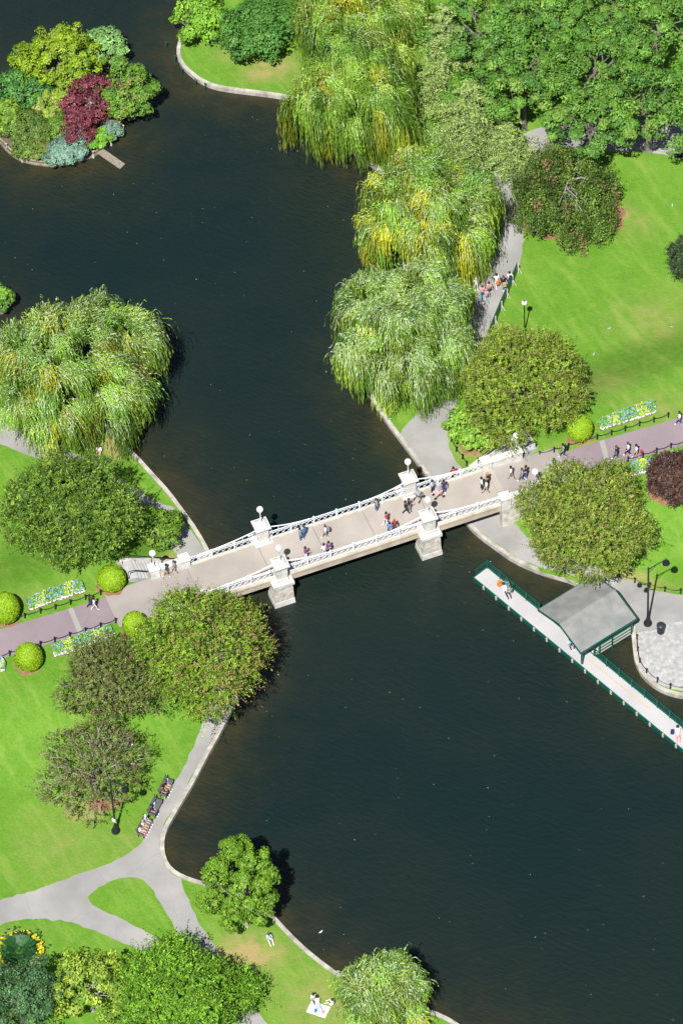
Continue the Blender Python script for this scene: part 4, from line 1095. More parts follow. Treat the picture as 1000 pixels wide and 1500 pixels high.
def soil_patch(px, py, a, b_, _l, m=None):
    g = G(px, py); rx = a / 17; ry = b_ / 17 / .777; r = np.random.default_rng(int(px * py)); ph = r.uniform(0, 6, 4)
    mb = MB(); n = 36; rings = 6; vs = []
    for j in range(rings + 1):
        for k in range(n):
            t = 6.2832 * k / n; q = j / rings * (1 + .07 * math.sin(3 * t + ph[0]) + .06 * math.sin(5 * t + ph[1]) + .04 * math.sin(9 * t + ph[2]))
            x = g[0] + rx * q * math.cos(t); y = g[1] + ry * q * math.sin(t); vs.append((x, y, H(x, y) + .035 * (1.4 - .9 * j / rings) + (.015 if j < rings else -.03)))
    mb.add(vs, [(j * n + k, j * n + (k + 1) % n, (j + 1) * n + (k + 1) % n, (j + 1) * n + k)[::-1] for j in range(rings) for k in range(n)])
    return tag(mb.build('bare_soil', m or M_SOIL), kind='structure')
topiary(848, 627, 20, 20, 'clipped round topiary beside the right flower bed')
topiary(163, 847, 21, 20, 'clipped topiary close to the left bridge stairs', .1)
topiary(7, 890, 22, 24, 'clipped topiary cut by the left edge above the mauve path', .1)
topiary(42, 961, 21, 22, 'clipped pear shaped topiary below the left mauve path', .22)
topiary(197, 914, 18, 22, 'clipped topiary half hidden by the wide olive tree', .1)
soil_patch(838, 318, 84, 36, '')
soil_patch(978, 718, 32, 18, ''); soil_patch(700, 652, 30, 14, ''); soil_patch(152, 1178, 26, 10, '')

# flower beds
def flower_bed(pts, label, seed):
    r = np.random.default_rng(seed); W_ = [G(*q) for q in pts]; poly = np.array([w_[:2] for w_ in W_]); c0 = poly.mean(0)
    g = (c0[0], c0[1], H(*c0)); o = empty('flower_bed', g, label, 'flower bed', 'flower beds along the mall')
    mb = MB(); n = len(poly); 
    pin = c0 + (poly - c0) * .94
    vs = [(p[0] - g[0], p[1] - g[1], H(*p) - .05 - g[2]) for p in poly] + [(p[0] - g[0], p[1] - g[1], H(*p) + .13 - g[2]) for p in pin] + [(0, 0, .15)]
    mb.add(vs, [(i, (i + 1) % n, n + (i + 1) % n, n + i) for i in range(n)] + [(n + i, n + (i + 1) % n, 2 * n) for i in range(n)]); mb.build('soil', M_SOIL, o)
    lo, hi = poly.min(0), poly.max(0); m = 6000; q = lo + (hi - lo) * r.random((m, 2)); q = q[inside(c0 + (poly - c0) * .95, q[:, 0], q[:, 1])]; m = len(q)
    z = Hn(q[:, 0], q[:, 1]) - g[2] + .12 + r.random(m) * .35
    c = np.column_stack([q - g[:2], z]); nrm = unit(r.normal(size=c.shape) * .6 + (0, 0, 1)); al = unit(np.cross(nrm, r.normal(size=c.shape)))
    V = leaf_quads(c, al, nrm, np.full(m, .26), np.full(m, .15)); C = pick([(.14, .34, .04, .5), (.19, .40, .06, .4), (.10, .26, .12, .3)], m, r) * r.uniform(.8, 1.2, (m, 1)); quads_object('leaves', V, C, o)
    ax = unit(poly[np.argmax(poly[:, 0])] - poly[np.argmin(poly[:, 0])])
    def blooms(name, sel, col, s, dz):
        k = len(sel); cc = np.column_stack([sel - g[:2], Hn(sel[:, 0], sel[:, 1]) - g[2] + dz + r.random(k) * .2]); nr = unit(r.normal(size=cc.shape) * .4 + (0, -.2, 1)); a2 = unit(np.cross(nr, r.normal(size=cc.shape)))
        quads_object(name, leaf_quads(cc, a2, nr, np.full(k, s), np.full(k, s * .85)), np.array(col) * r.uniform(.75, 1.25, (k, 1)), o)
    blooms('blue_flowers', q[r.random(m) < .06], (.27, .34, .60), .15, .42)
    along = (q - c0) @ ax; L = along.max() - along.min(); ph = (along - along.min()) / L * max(2, round(L / 2.6))
    ye = (np.abs((ph % 1) - .5) < .17) & (r.random(m) < .2); blooms('yellow_flowers', q[ye], (.46, .54, .06), .17, .4)
    # white edging plants along the near side
    perp = np.array([ax[1], -ax[0]]); s = (q - c0) @ perp
    nb = 24; bins = np.clip(((along - along.min()) / L * nb).astype(int), 0, nb - 1); mx = np.array([s[bins == i].max() if (bins == i).any() else -9 for i in range(nb)])
    ed = (s > mx[bins] - .22) & (r.random(nb) < .85)[bins]; blooms('white_edging', q[ed], (.72, .72, .76), .24, .16)
flower_bed([(36, 882), (42, 897), (80, 883), (127, 868), (124, 855), (112, 853), (80, 864)], 'blue and yellow flower bed with white edging above the left mauve path', 1)
flower_bed([(74, 950), (79, 964), (112, 956), (150, 940), (171, 930), (163, 919), (140, 925), (105, 938)], 'blue and yellow flower bed below the left mauve path, partly under a tree', 2)
flower_bed([(871, 621), (878, 632), (920, 619), (961, 606), (960, 591), (950, 591), (910, 604)], 'blue and yellow flower bed with white edging above the right mauve path', 3)
flower_bed([(913, 684), (922, 700), (960, 690), (1010, 676), (1010, 661), (990, 664), (950, 675)], 'flower bed below the right mauve path behind the purple shrub', 4)
flower_bed([(-12, 968), (-8, 988), (7, 984), (9, 975), (3, 966)], 'small white flower patch cut by the left edge', 5)

# ring bed with tropical leaves and yellow flowers, bottom left
def ring_bed():
    r = np.random.default_rng(9); g = G(30, 1398); o = empty('ring_bed', g, 'dark tropical plant clump ringed by yellow flowers above the dark tree', 'flower bed')
    Rr = 1.75; m = 420; az = r.uniform(0, 6.283, m); rad = Rr + r.normal(size=m) * .14; c = np.stack([rad * np.cos(az), rad * np.sin(az), .35 + r.random(m) * .3], 1)
    nrm = unit(r.normal(size=c.shape) * .4 + (0, 0, 1)); al = unit(np.cross(nrm, r.normal(size=c.shape))); quads_object('yellow_flowers', leaf_quads(c, al, nrm, np.full(m, .24), np.full(m, .2)), np.array((.52, .46, .02)) * r.uniform(.8, 1.2, (m, 1)), o)
    V = []; C = []
    for i in range(90):
        a = r.uniform(0, 6.283); L = r.uniform(1.0, 1.9); dv = np.array([math.cos(a), math.sin(a), 0]); b0 = dv * r.uniform(0, .5); ps = [b0 + dv * L * f * .75 + np.array([0, 0, L * (1.5 * f - .9 * f * f)]) for f in (0, .35, .7, 1)]
        s = np.array([-dv[1], dv[0], 0])
        for (p, q), (w0, w1) in zip(zip(ps[:-1], ps[1:]), ((.06, .2), (.2, .16), (.16, .01))): V.append([p - s * w0, p + s * w0, q + s * w1, q - s * w1]); C.append(np.array((.02, .075, .02)) * r.uniform(.6, 1.6))
    quads_object('palm_leaves', np.array(V), np.array(C), o)
    m = 1400; q = r.normal(size=(m, 2)) * .75; c = np.column_stack([q, .15 + r.random(m) * .4]); nrm = unit(r.normal(size=c.shape) * .5 + (0, 0, 1)); al = unit(np.cross(nrm, r.normal(size=c.shape)))
    quads_object('leaves', leaf_quads(c, al, nrm, np.full(m, .3), np.full(m, .18)), np.array((.03, .10, .02)) * r.uniform(.7, 1.3, (m, 1)), o)
ring_bed()

# ------------------------------------------------------------------ planted island
I_ = 'trees and shrubs of the island'
broadleaf('island_tree', 86, 92, 62, 58, [(.150, .235, .010, .5), (.190, .265, .014, .3), (.095, .17, .012, .3)], 'yellow green cloud shaped tree on the island, tallest there', 'tree', I_, .62, .22, .72, 85, .5, seed=1, nl=19, lr=.29, gain=1.4)
broadleaf('island_tree', 156, 72, 33, 30, [(.13, .24, .07, .5), (.10, .20, .055, .4)], 'pale mint green tree at the far right of the island', 'tree', I_, .6, .25, 1.1, 60, .8, seed=2)
broadleaf('island_tree', 191, 138, 43, 45, [(.06, .135, .016, .5), (.085, .165, .018, .3), (.12, .13, .03, .1)], 'mid green tree leaning over the water at the right of the island', 'tree', I_, .6, .24, 1.1, 60, .5, seed=3)
broadleaf('red_maple', 134, 150, 42, 40, [(.105, .024, .034, .5), (.130, .034, .044, .3), (.075, .018, .026, .3)], 'dark red leaved maple in the middle of the island', 'tree', I_, .6, .22, .95, 60, .4, seed=4, gap=.12, amp=.25, bark=M_PALEBARK, tr=.16, reach=1.0)
broadleaf('red_maple', 118, 188, 26, 30, [(.110, .026, .036, .5), (.08, .02, .028, .3)], 'lower dark red maple bush near the island ramp', 'shrub', I_, .5, .2, .9, 50, .1, seed=5, gap=.12, tr=.08, bark=M_PALEBARK)
broadleaf('island_tree', 30, 132, 42, 36, [(.035, .105, .022, .5), (.05, .135, .025, .4)], 'deep green tree at the left of the island', 'tree', I_, .6, .24, 1.1, 60, .3, seed=6)
broadleaf('island_shrub', 62, 126, 32, 25, [(.04, .13, .018, .5), (.06, .16, .02, .4)], 'deep green bush below the yellow green island tree', 'shrub', I_, .5, .22, 1.1, 55, .1, seed=7)
broadleaf('island_shrub', 10, 172, 26, 25, [(.12, .20, .02, .5), (.08, .15, .02, .4)], 'light green ferny bush at the left rim of the island', 'shrub', I_, .4, .26, 1.1, 40, .1, seed=8, tr=.08)
broadleaf('island_shrub', 42, 190, 36, 27, [(.055, .10, .018, .5), (.08, .125, .02, .4)], 'olive bush in the front left of the island', 'shrub', I_, .45, .2, 1.1, 55, .1, seed=9, tr=.08)
broadleaf('island_shrub', 36, 217, 20, 14, [(.06, .115, .018, .5), (.09, .13, .02, .4)], 'low olive shrub on the front left bank of the island', 'shrub', I_, .4, .2, 1.1, 50, .05, seed=10, tr=.06)
broadleaf('island_shrub', 61, 218, 16, 15, [(.065, .115, .018, .5), (.10, .12, .025, .4)], 'small brownish shrub on the front bank left of the blue juniper', 'shrub', I_, .35, .2, 1.1, 50, .05, seed=11, tr=.06)
broadleaf('island_shrub', 84, 190, 27, 22, [(.06, .125, .016, .5), (.09, .16, .02, .4)], 'green shrub in front of the yellow grass on the island', 'shrub', I_, .4, .2, 1.1, 50, .05, seed=12, tr=.06)
broadleaf('island_shrub', 146, 204, 17, 16, [(.08, .20, .02, .5), (.11, .23, .02, .4)], 'fresh green shrub beside the island ramp', 'shrub', I_, .35, .22, 1.1, 50, .05, seed=13, tr=.06)
broadleaf('blue_juniper', 98, 221, 32, 16, [(.10, .175, .13, .5), (.13, .21, .16, .4), (.07, .13, .10, .3)], 'spreading blue green juniper on the front bank of the island', 'shrub', I_, .4, .2, 1.4, 60, .02, .9, 14, tr=.06, low=-.2)
broadleaf('blue_juniper', 163, 194, 15, 12, [(.09, .165, .12, .5), (.125, .20, .15, .4)], 'small blue green juniper at the right of the island ramp', 'shrub', I_, .35, .2, 1.3, 55, .02, .8, 15, tr=.06, low=-.2)
broadleaf('yellow_grass_clump', 78, 152, 32, 15, [(.15, .21, .02, .5), (.12, .19, .025, .4), (.17, .16, .05, .2)], 'yellow green grassy clump in the middle of the island', 'plant', I_, .4, .24, 1.3, 60, .02, .9, 16, tr=.04, low=-.2)

# ------------------------------------------------------------------ people
def pose_mesh(kind):
    V = {}; E = []
    def bone(*names): E.extend(zip(names[:-1], names[1:]))
    st = dict(pel=(0, 0, .95, .15), spi=(0, 0, 1.16, .135), che=(0, 0, 1.38, .155), nec=(0, 0, 1.51, .06), hed=(0, .02, 1.62, .098), top=(0, .02, 1.72, .075))
    for s, k in ((1, 'l'), (-1, 'r')):
        st['sh' + k] = (.17 * s, 0, 1.42, .065); st['el' + k] = (.24 * s, -.03, 1.16, .045); st['wr' + k] = (.25 * s, .06, .92, .033); st['ha' + k] = (.24 * s, .09, .80, .03)
        st['hi' + k] = (.10 * s, 0, .88, .095); st['kn' + k] = (.11 * s, .02, .50, .062); st['an' + k] = (.11 * s, -.02, .10, .042); st['to' + k] = (.12 * s, .15, .045, .04)
    J = dict(st)
    def setj(**kw):
        for k, v in kw.items(): J[k] = (*v, st[k][3])
    if kind == 'walk':
        setj(knl=(.1, .16, .51), anl=(.1, .25, .12), tol=(.11, .42, .09), knr=(-.1, .02, .5), anr=(-.1, -.28, .16), tor=(-.1, -.18, .05), ell=(.24, -.14, 1.18), wrl=(.24, -.16, .94), hal=(.24, -.13, .83), elr=(-.24, .06, 1.16), wrr=(-.22, .25, 1.0), har=(-.21, .34, .93))
    elif kind == 'hold':
        setj(ell=(.25, .02, 1.17), wrl=(.16, .26, 1.18), hal=(.10, .34, 1.22), elr=(-.25, .02, 1.17), wrr=(-.16, .26, 1.14), har=(-.10, .34, 1.18), knl=(.12, .08, .5), anl=(.13, .06, .1), tol=(.15, .22, .045))
    elif kind == 'sit':
        up = dict(pel=(0, 0, .55), spi=(0, -.03, .76), che=(0, -.05, .98), nec=(0, -.03, 1.11), hed=(0, 0, 1.22), top=(0, 0, 1.32)); setj(**up)
        for s, k in ((1, 'l'), (-1, 'r')): setj(**{'sh' + k: (.17 * s, -.05, 1.02), 'el' + k: (.23 * s, -.02, .76), 'wr' + k: (.16 * s, .2, .62), 'ha' + k: (.1 * s, .28, .62), 'hi' + k: (.1 * s, .04, .53), 'kn' + k: (.13 * s, .42, .52), 'an' + k: (.12 * s, .42, .11), 'to' + k: (.13 * s, .58, .05)})
    elif kind == 'ground':
        setj(pel=(0, 0, .14), spi=(0, -.03, .35), che=(0, -.02, .57), nec=(0, .02, .70), hed=(0, .06, .81), top=(0, .07, .91))
        for s, k in ((1, 'l'), (-1, 'r')): setj(**{'sh' + k: (.17 * s, -.01, .61), 'el' + k: (.24 * s, .14, .40), 'wr' + k: (.16 * s, .34, .38), 'ha' + k: (.1 * s, .43, .40), 'hi' + k: (.1 * s, .05, .13), 'kn' + k: (.17 * s, .40, .42), 'an' + k: (.13 * s, .62, .08), 'to' + k: (.14 * s, .77, .05)})
    elif kind == 'recline':
        setj(pel=(0, 0, .13), spi=(0, -.2, .22), che=(0, -.4, .34), nec=(0, -.5, .43), hed=(0, -.57, .53), top=(0, -.6, .62))
        for s, k in ((1, 'l'), (-1, 'r')): setj(**{'sh' + k: (.17 * s, -.42, .38), 'el' + k: (.25 * s, -.58, .2), 'wr' + k: (.24 * s, -.62, .06), 'ha' + k: (.24 * s, -.52, .045), 'hi' + k: (.1 * s, .07, .12), 'kn' + k: (.12 * s, .48, .16 if s > 0 else .3), 'an' + k: (.12 * s, .88, .07), 'to' + k: (.13 * s, .95, .2)})
    bone('pel', 'spi', 'che', 'nec', 'hed', 'top')
    for k in 'lr': bone('che', 'sh' + k, 'el' + k, 'wr' + k, 'ha' + k); bone('pel', 'hi' + k, 'kn' + k, 'an' + k, 'to' + k)
    names = list(J); me = bpy.data.meshes.new('person_' + kind); me.from_pydata([J[n][:3] for n in names], [(names.index(a), names.index(b_)) for a, b_ in E], [])
    o = bpy.data.objects.new('tmp', me); COL.objects.link(o); o.modifiers.new('s', 'SKIN')
    for i, n in enumerate(names):
        me.skin_vertices[0].data[i].radius = (J[n][3],) * 2; me.skin_vertices[0].data[i].use_root = (n == 'pel')
    for n, f in (('che', (1.15, .78)), ('pel', (1.1, .85)), ('spi', (1.05, .8))):
        me.skin_vertices[0].data[names.index(n)].radius = (J[n][3] * f[0], J[n][3] * f[1])
    sub = o.modifiers.new('u', 'SUBSURF'); sub.levels = 1; sub.render_levels = 1
    dg = bpy.context.evaluated_depsgraph_get(); dg.update()
    m2 = bpy.data.meshes.new_from_object(o.evaluated_get(dg)); bpy.data.objects.remove(o)
    m2.name = 'person_' + kind; m2.materials.clear()
    for _ in range(4): m2.materials.append(None)
    reg = {}
    for a, b_ in E:
        k = b_[:2]
        reg[(a, b_)] = 0 if b_ in ('nec', 'hed', 'top') or k in ('wr', 'ha') else 3 if k == 'to' else 2 if k in ('hi', 'kn', 'an') else 1
    segs = [(np.array(J[a][:3]), np.array(J[b_][:3]), reg[(a, b_)]) for a, b_ in E]
    for p in m2.polygons:
        c = np.array(p.center); best = None
        for a, b_, rg in segs:
            t = np.clip(np.dot(c - a, b_ - a) / np.dot(b_ - a, b_ - a), 0, 1); dd = np.linalg.norm(c - a - t * (b_ - a))
            if best is None or dd < best[0]: best = (dd, rg)
        p.material_index = best[1]; p.use_smooth = True
    h = J['hed']; t_ = J['top']; hd = unit(np.array(t_[:3]) - np.array(h[:3]))
    mb = MB(); mb.lathe([(.115, -.05), (.118, 0), (.112, .06), (.09, .11), (.05, .14), (.01, .15)], (h[0], h[1] - .02, h[2] + .02), n=12)
    hair = mb.build('hair', None, None, True); hm = hair.data; bpy.data.objects.remove(hair)
    return m2, hm
POSE = {k: pose_mesh(k) for k in ('stand', 'walk', 'hold', 'sit', 'ground', 'recline')}
CLR = dict(white=(.75, .75, .76), black=(.015, .015, .018), navy=(.02, .03, .10), blue=(.05, .19, .48), jeans=(.05, .11, .26), grey=(.25, .26, .29), red=(.45, .03, .035), maroon=(.20, .03, .04), purple=(.16, .05, .22), pink=(.62, .32, .33),
           khaki=(.36, .29, .19), lightblue=(.35, .52, .68), teal=(.03, .25, .30), darkgreen=(.03, .09, .06), brown=(.14, .08, .05), orange=(.65, .20, .03), skin=(.48, .29, .20), darkskin=(.16, .09, .06), hairb=(.02, .015, .012), hairbr=(.09, .05, .03), blond=(.35, .25, .12), tan=(.52, .34, .16), redcap=(.5, .03, .03), cap=(.05, .08, .2), orangecap=(.75, .25, .03))
def cloth(c): return mat('fabric_' + c, CLR[c], .85, .12, 9)
GRP = None
def person(loc, pose, rz, top, bot, hair, label, shoes='white', skin='skin', h=1.0):
    bm_, hm = POSE[pose]; o = bpy.data.objects.new('person', bm_); COL.objects.link(o); o.location = loc; o.rotation_euler[2] = R(rz); o.scale = (h, h, h)
    for i, c in enumerate((skin, top, bot, shoes)): o.material_slots[i].link = 'OBJECT'; o.material_slots[i].material = cloth(c)
    tag(o, label, 'person', 'people in the park')
    hh = bpy.data.objects.new('hair', hm); COL.objects.link(hh); hh.parent = o
    if not hm.materials: hm.materials.append(None)
    hh.material_slots[0].link = 'OBJECT'; hh.material_slots[0].material = cloth(hair)
    return o
def dk(px, py): return P(px, py, DECK)
def pack(loc, rz, col, label, name='backpack', dz=1.2, back=-.24, s=1.0):
    mb = MB(); mb.box((0, 0, 0), (.30 * s, .16 * s, .42 * s), 0, 0, .85); mb.box((0, -.1 * s, -.07 * s), (.22 * s, .07 * s, .2 * s), 0, 0, .8); mb.tube([(-.1 * s, .07 * s, .2 * s), (0, .05 * s, .27 * s), (.1 * s, .07 * s, .2 * s)], .02, 5)
    a = R(rz); o = mb.build(name, cloth(col), None, False, (loc[0] - math.sin(a) * back, loc[1] + math.cos(a) * back, loc[2] + dz)); o.rotation_euler[2] = a
    tag(o, label, 'bag'); return o
RG = math.degrees(math.atan2(BT[1], BT[0])) - 90      # heading along the bridge to the right
LF = RG + 180
person(dk(446, 789), 'hold', LF - 60, 'blue', 'jeans', 'hairbr', 'person in a blue shirt standing at the far railing near the left pier')
person(dk(440, 792), 'stand', RG, 'grey', 'jeans', 'hairb', 'person in grey and jeans just left of someone in blue at the far railing')
p = dk(477, 788); person(p, 'walk', LF, 'white', 'khaki', 'hairbr', 'person in a pale top and khaki shorts walking alone mid bridge'); pack(p, LF, 'grey', 'grey backpack worn by the walker in khaki shorts mid bridge')
person(dk(448, 820), 'hold', RG, 'purple', 'white', 'hairb', 'person in purple top and white trousers by the near railing')
person(dk(475, 815), 'stand', -150, 'white', 'lightblue', 'hairb', 'person in white leaning close to someone in purple at the near railing')
person(dk(482, 812), 'hold', 150, 'purple', 'black', 'hairb', 'person in purple and black leaning at the near railing')
person(dk(551, 749), 'stand', RG + 10, 'grey', 'jeans', 'hairbr', 'person in a dark grey tee and jeans by the far railing')
person(dk(566, 769), 'walk', LF, 'red', 'white', 'hairb', 'person in a red jacket and white trousers walking mid bridge'); 
person(dk(571, 784), 'hold', 160, 'blue', 'jeans', 'hairb', 'person in a bright blue shirt bent to the near railing')
person(dk(578, 780), 'stand', 170, 'maroon', 'brown', 'redcap', 'person with a red cap beside the bright blue shirt')
person(dk(594, 753), 'walk', RG, 'black', 'black', 'hairb', 'person all in black striding along the middle of the bridge', 'black'); person(dk(599, 749), 'hold', RG, 'black', 'grey', 'hairbr', 'person in black and grey just behind the strider in black', 'black')
person(dk(633, 722), 'stand', RG - 60, 'lightblue', 'navy', 'hairb', 'person in a light blue top with a dark skirt between two strollers')
person(dk(650, 722), 'stand', 175, 'navy', 'jeans', 'hairb', 'person in a navy tee and jeans behind the red stroller')
person(G(664, 703), 'walk', 20, 'red', 'black', 'hairb', 'person in red on the low path seen behind the far railing')
person(dk(705, 718), 'stand', RG, 'white', 'black', 'hairb', 'person in white with a black bag left of the trio near the right lamps')
pack(dk(709, 716), RG, 'black', 'black shoulder bag held by the trio near the right end', 'shoulder_bag', .95, 0)
person(dk(712, 722), 'walk', LF, 'white', 'khaki', 'hairbr', 'person in white shirt and khaki shorts at the front of the trio', 'black')
person(dk(714, 711), 'hold', LF, 'black', 'black', 'orangecap', 'person in black with an orange cap at the back of the trio')
person(dk(748, 702), 'walk', RG, 'white', 'khaki', 'hairb', 'person in a loose white shirt and shorts alone near the right end lamps', 'brown', 'darkskin')
p = dk(764, 705); person(p, 'walk', LF, 'grey', 'jeans', 'hairbr', 'person in grey shirt and jeans between the two right end lamps'); person(dk(770, 701), 'hold', LF, 'black', 'jeans', 'hairb', 'person in black carrying things behind the grey shirt')
person(dk(811, 691), 'stand', RG, 'navy', 'jeans', 'hairb', 'person in navy where the bridge meets the mauve path'); person(dk(812, 701), 'hold', LF, 'white', 'lightblue', 'hairb', 'person in white at the edge of the olive tree by the mauve path'); person(dk(822, 701), 'stand', 150, 'lightblue', 'khaki', 'hairbr', 'person in light blue half behind the olive tree by the mauve path')
p = G(824, 669); person(p, 'walk', RG + 180, 'grey', 'jeans', 'hairb', 'person in grey with a black backpack at the start of the right mauve path'); pack(p, RG + 180, 'black', 'black backpack on the walker at the start of the right mauve path')
person(G(902, 672), 'walk', LF, 'black', 'jeans', 'hairbr', 'person in black jacket and blue jeans striding on the right mauve path'); person(G(919, 667), 'walk', LF, 'white', 'navy', 'hairbr', 'person in white top and navy trousers on the right mauve path')
p = G(931, 670); person(p, 'walk', LF, 'white', 'pink', 'hairb', 'person in white jacket and pink trousers on the right mauve path'); pack(G(939, 668), LF, 'red', 'red bag carried by the person in pink trousers', 'hand_bag', .55, 0)
person(G(994, 622), 'walk', LF, 'white', 'jeans', 'hairb', 'person in white tee and jeans at the right end of the mauve path')
person(G(133, 890), 'walk', RG, 'black', 'black', 'hairb', 'person in black walking on the left mauve path', 'black', 'darkskin'); p = G(139, 894); person(p, 'walk', RG, 'white', 'white', 'hairb', 'person in white walking on the left mauve path'); pack(p, RG, 'navy', 'navy backpack of the white walker on the left mauve path')
person(dk(245, 845), 'walk', LF, 'navy', 'khaki', 'hairb', 'person in navy top and shorts by the left stairs lamp', 'white'); person(dk(256, 840), 'walk', LF, 'grey', 'khaki', 'hairbr', 'person in grey top beside the navy top near the left stairs', 'black')
p = G(727, 420); person(p, 'walk', 195, 'white', 'white', 'hairb', 'person in white with a tan bag on the shaded path'); pack(p, 195, 'orange', 'orange tote bag of the person in white on the shaded path', 'tote_bag', .85, .28)
p = G(737, 423); person(p, 'walk', 195, 'black', 'jeans', 'hairbr', 'person in black with a pale tan bag on the shaded path'); pack(p, 195, 'tan', 'pale tan tote bag of the person in black', 'tote_bag', .85, .28, 1.1)
p = G(746, 417); person(p, 'walk', 20, 'white', 'jeans', 'hairb', 'person in white with a navy backpack close to the green barrier'); pack(p, 20, 'navy', 'navy backpack close to the green barrier')
person(G(706, 437), 'walk', 10, 'pink', 'teal', 'hairbr', 'person in pink and teal left of the pink group by the willow'); person(G(716, 432), 'walk', 10, 'pink', 'jeans', 'hairb', 'person in a pink cardigan at the right of the pink group'); person(G(712, 441), 'walk', 10, 'pink', 'lightblue', 'blond', 'fair haired person in pink and pale blue in front of the pink group', h=.9)
person(G(697, 425), 'stand', 190, 'white', 'white', 'white', 'person all in white standing on the grass under the willow', h=.95)
person(G(685, 545), 'ground', 200, 'white', 'black', 'hairb', 'person in white sitting behind the round tree near the path')
person(G(545, 562), 'ground', 80, 'white', 'lightblue', 'hairb', 'person in white sitting at the water edge under the silvery willow'); person(G(539, 554), 'ground', 80, 'blue', 'jeans', 'hairb', 'person in blue sitting under the silvery willow strands')
person(G(132, 652), 'ground', 150, 'blue', 'black', 'hairb', 'person in blue sitting under the left willow'); person(G(146, 662), 'ground', 170, 'white', 'pink', 'hairbr', 'person in white and pink sitting by the left willow')
dp = lambda x, y: P(x, y, DZ)
person(dp(741, 868), 'recline', 200, 'white', 'black', 'hairb', 'person in white lying on the dock end'); person(dp(750, 868), 'ground', 90, 'darkgreen', 'grey', 'hairb', 'person in dark green sitting on the dock end'); person(dp(741, 858), 'ground', 180, 'teal', 'teal', 'hairbr', 'person in teal sitting on the dock by an orange bag')
pack(dp(731, 857), 40, 'orange', 'orange bag lying on the dock end', 'beach_bag', .2, 0, 1.4)
person(dp(834, 945), 'ground', 200, 'lightblue', 'navy', 'hairb', 'person in light blue sitting on the dock beside the boathouse'); person(dp(992, 1078), 'recline', 180, 'white', 'pink', 'hairb', 'person in white reclining at the right end of the dock')
pack(dp(984, 1074), 0, 'navy', 'navy bag standing at the right end of the dock', 'bag', .2, 0, 1.1)
bd = math.degrees(BRZ)
for bi, x, t_, b2, h_, l in ((0, .5, 'brown', 'black', 'hairb', 'person in brown sitting at the far end of the farthest bench'), (0, -.1, 'black', 'khaki', 'hairbr', 'person in black and khaki sitting on the farthest bench'), (1, .45, 'black', 'navy', 'hairb', 'person in black sitting on the middle bench'),
                             (2, .55, 'white', 'pink', 'hairbr', 'person in white and pink sitting on the nearest bench'), (2, 0, 'white', 'khaki', 'blond', 'fair haired person in white sitting mid nearest bench'), (2, -.55, 'lightblue', 'grey', 'white', 'person in pale blue sitting at the near end of the nearest bench')):
    person(on_bench(BENCH[bi], x if math.cos(BRZ) > 0 else x), 'sit', bd, t_, b2, h_, l)
pack(on_bench(BENCH[0], -.5) , bd, 'lightblue', 'light blue bag on the farthest bench', 'bag', .68, 0, .9); pack(on_bench(BENCH[1], -.05), bd, 'lightblue', 'light blue bag on the middle bench', 'bag', .68, 0, .9)
person(G(194, 1092), 'ground', 120, 'white', 'black', 'hairb', 'person sitting in the shade of the sparse tree')
person(G(459, 1464), 'ground', 200, 'white', 'black', 'hairb', 'person in white and black sitting above the picnic blanket'); person(G(488, 1473), 'ground', 60, 'white', 'white', 'hairb', 'person in white sitting right of the picnic blanket'); person(G(394, 1376), 'ground', 200, 'lightblue', 'white', 'hairbr', 'person in pale blue sitting beneath the lone young tree')
g = G(466, 1479); mb = MB(); N = 8
mb.add([(-1.0 + 2 * i / N, -.7 + 1.4 * j / N, .02 + .012 * math.sin(i * 2.1 + j * 1.7)) for j in range(N + 1) for i in range(N + 1)], [(j * (N + 1) + i, j * (N + 1) + i + 1, (j + 1) * (N + 1) + i + 1, (j + 1) * (N + 1) + i) for j in range(N) for i in range(N)])
o = mb.build('picnic_blanket', cloth('white'), None, True, g); o.rotation_euler[2] = R(-25); o.scale = (.82, .82, 1); tag(o, 'white picnic blanket spread on the lawn by the small willow', 'blanket')
person(G(466, 1474) + (0, 0, .03), 'recline', 190, 'white', 'lightblue', 'hairb', 'person in white lying on the picnic blanket'); pack(G(473, 1484), 30, 'pink', 'pink bag lying on the picnic blanket', 'bag', .15, 0, .9); pack(G(462, 1482), 60, 'blue', 'blue bag lying on the picnic blanket', 'bag', .15, 0, .8)

def stroller(loc, rz, seatc, label):
    o = empty('stroller', loc, label, 'stroller', 'strollers on the bridge', R(rz))
    mb = MB()
    for s in (-.24, .24): mb.tube([(s, -.45, 1.0), (s, -.1, .62), (s, .35, .18)], .022, 5); mb.tube([(s, .1, .6), (s, -.35, .15)], .022, 5)
    mb.tube([(-.24, -.45, 1.0), (.24, -.45, 1.0)], .025, 5); mb.build('frame', M_BLACK, o)
    mb = MB(); mb.hexa([(-.22, -.2, .42), (.22, -.2, .42), (.22, .3, .36), (-.22, .3, .36)], [(-.24, -.32, .85), (.24, -.32, .85), (.24, .33, .48), (-.24, .33, .48)]); mb.build('seat', cloth(seatc), o)
    mb = MB(); n = 7
    vs = []
    for i in range(n):
        a = R(20 + 110 * i / (n - 1)); vs += [(-.25, -.1 - .3 * math.cos(a), .82 + .3 * math.sin(a)), (.25, -.1 - .3 * math.cos(a), .82 + .3 * math.sin(a))]
    mb.add(vs, [(2 * i, 2 * i + 1, 2 * i + 3, 2 * i + 2) for i in range(n - 1)]); mb.build('hood', cloth('grey'), o)
    for x, y in ((-.25, .38), (.25, .38), (-.27, -.36), (.27, -.36)):
        mb = MB(); mb.tube([(x - .025, y, .13), (x + .025, y, .13)], .13, 12); mb.build('wheel', M_BLACK, o)
stroller(dk(614, 731), RG + 30, 'grey', 'grey stroller parked by the far right pier'); stroller(dk(642, 727), LF, 'pink', 'stroller with red and pink bedding by the far railing')
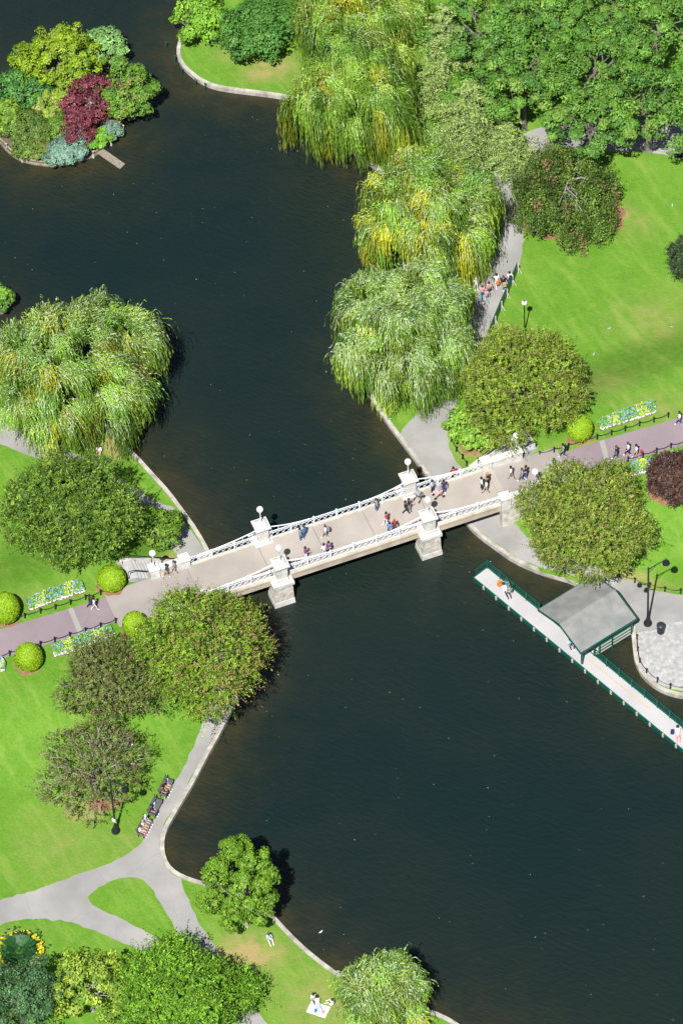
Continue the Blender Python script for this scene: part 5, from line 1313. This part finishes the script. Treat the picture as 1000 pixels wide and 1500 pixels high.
# red bag leaning at near left pier, luggage along right parapet
pack(dk(421, 827), RG, 'red', 'bright red bag standing behind the near left pier', 'bag', .22, 0, 1.2); pack(dk(398, 842), RG, 'black', 'black bag standing by the near railing left of the pier', 'bag', .22, 0, 1.2)
mb = MB(); mb.tube([(-.8, 0, .06), (.8, 0, .06)], .06, 8); o = mb.build('rolled_mat', cloth('red'), None, False, dk(762, 718)); o.rotation_euler[2] = R(RG + 90); tag(o, 'long red roll lying at the foot of the near right parapet', 'roll')

# birds on the lawn and water, drifting leaves
def bird(px, py, z, rz, col, label):
    p = P(px, py, z) if z is not None else G(px, py)
    V_ = [(-.2, 0, .16, .05), (-.05, 0, .17, .10), (.1, 0, .19, .085), (.17, 0, .28, .045), (.21, 0, .33, .05)]
    mb = MB(); mb.tube([v[:3] for v in V_], [v[3] for v in V_], 8); mb.tube([(.24, 0, .33), (.31, 0, .32)], [.025, .006], 5); mb.tube([(-.18, 0, .16), (-.36, 0, .15)], [.06, .02], 5)
    for s in (-.04, .04): mb.tube([(0, s, .1), (0, s, 0)], .012, 4)
    o = mb.build('bird', col, None, True, p); o.rotation_euler[2] = R(rz); o.scale = (.62,) * 3; tag(o, label, 'bird', 'birds about the park')
gb = mat('bird_grey', (.42, .42, .45), .8, .3, 8)
bird(470, 1366, -.1, 30, M_WHITE, 'white bird floating near the lower bank'); bird(892, 482, None, 10, gb, 'grey bird on the right lawn, highest of three in the middle'); bird(869, 520, None, 60, gb, 'grey bird on the right lawn above the round tree side')
bird(983, 480, None, 200, gb, 'pale bird on the right lawn close to the picture edge'); bird(984, 302, None, 90, gb, 'small dark and white bird on the lawn near the black green tree')
r = np.random.default_rng(5); n = 420
q = np.column_stack([r.uniform(-30, 30, n), r.uniform(-60, 55, n)]); wl = ~(inside(LEFT_LAND, q[:, 0], q[:, 1]) | inside(RIGHT_LAND, q[:, 0], q[:, 1]) | inside(IS, q[:, 0], q[:, 1])); q = q[wl]; n = len(q)
c = np.column_stack([q, np.full(n, .012)]); nr = np.tile([0, 0, 1.0], (n, 1)); al = unit(np.cross(nr, r.normal(size=c.shape))); s_ = r.uniform(.05, .13, n)
o = quads_object('floating_leaves', leaf_quads(c, al, nr, s_, s_ * .6), pick([(.30, .22, .06, .5), (.25, .28, .08, .3), (.45, .42, .35, .15)], n, r)); tag(o, 'scattered fallen leaves floating on the dark water', 'leaves', None, 'stuff')
print('SPAN', SPAN, 'T0', T0, 'T3', T3, 'DW', DW, 'tris', sum(len(m.polygons) for m in bpy.data.meshes))
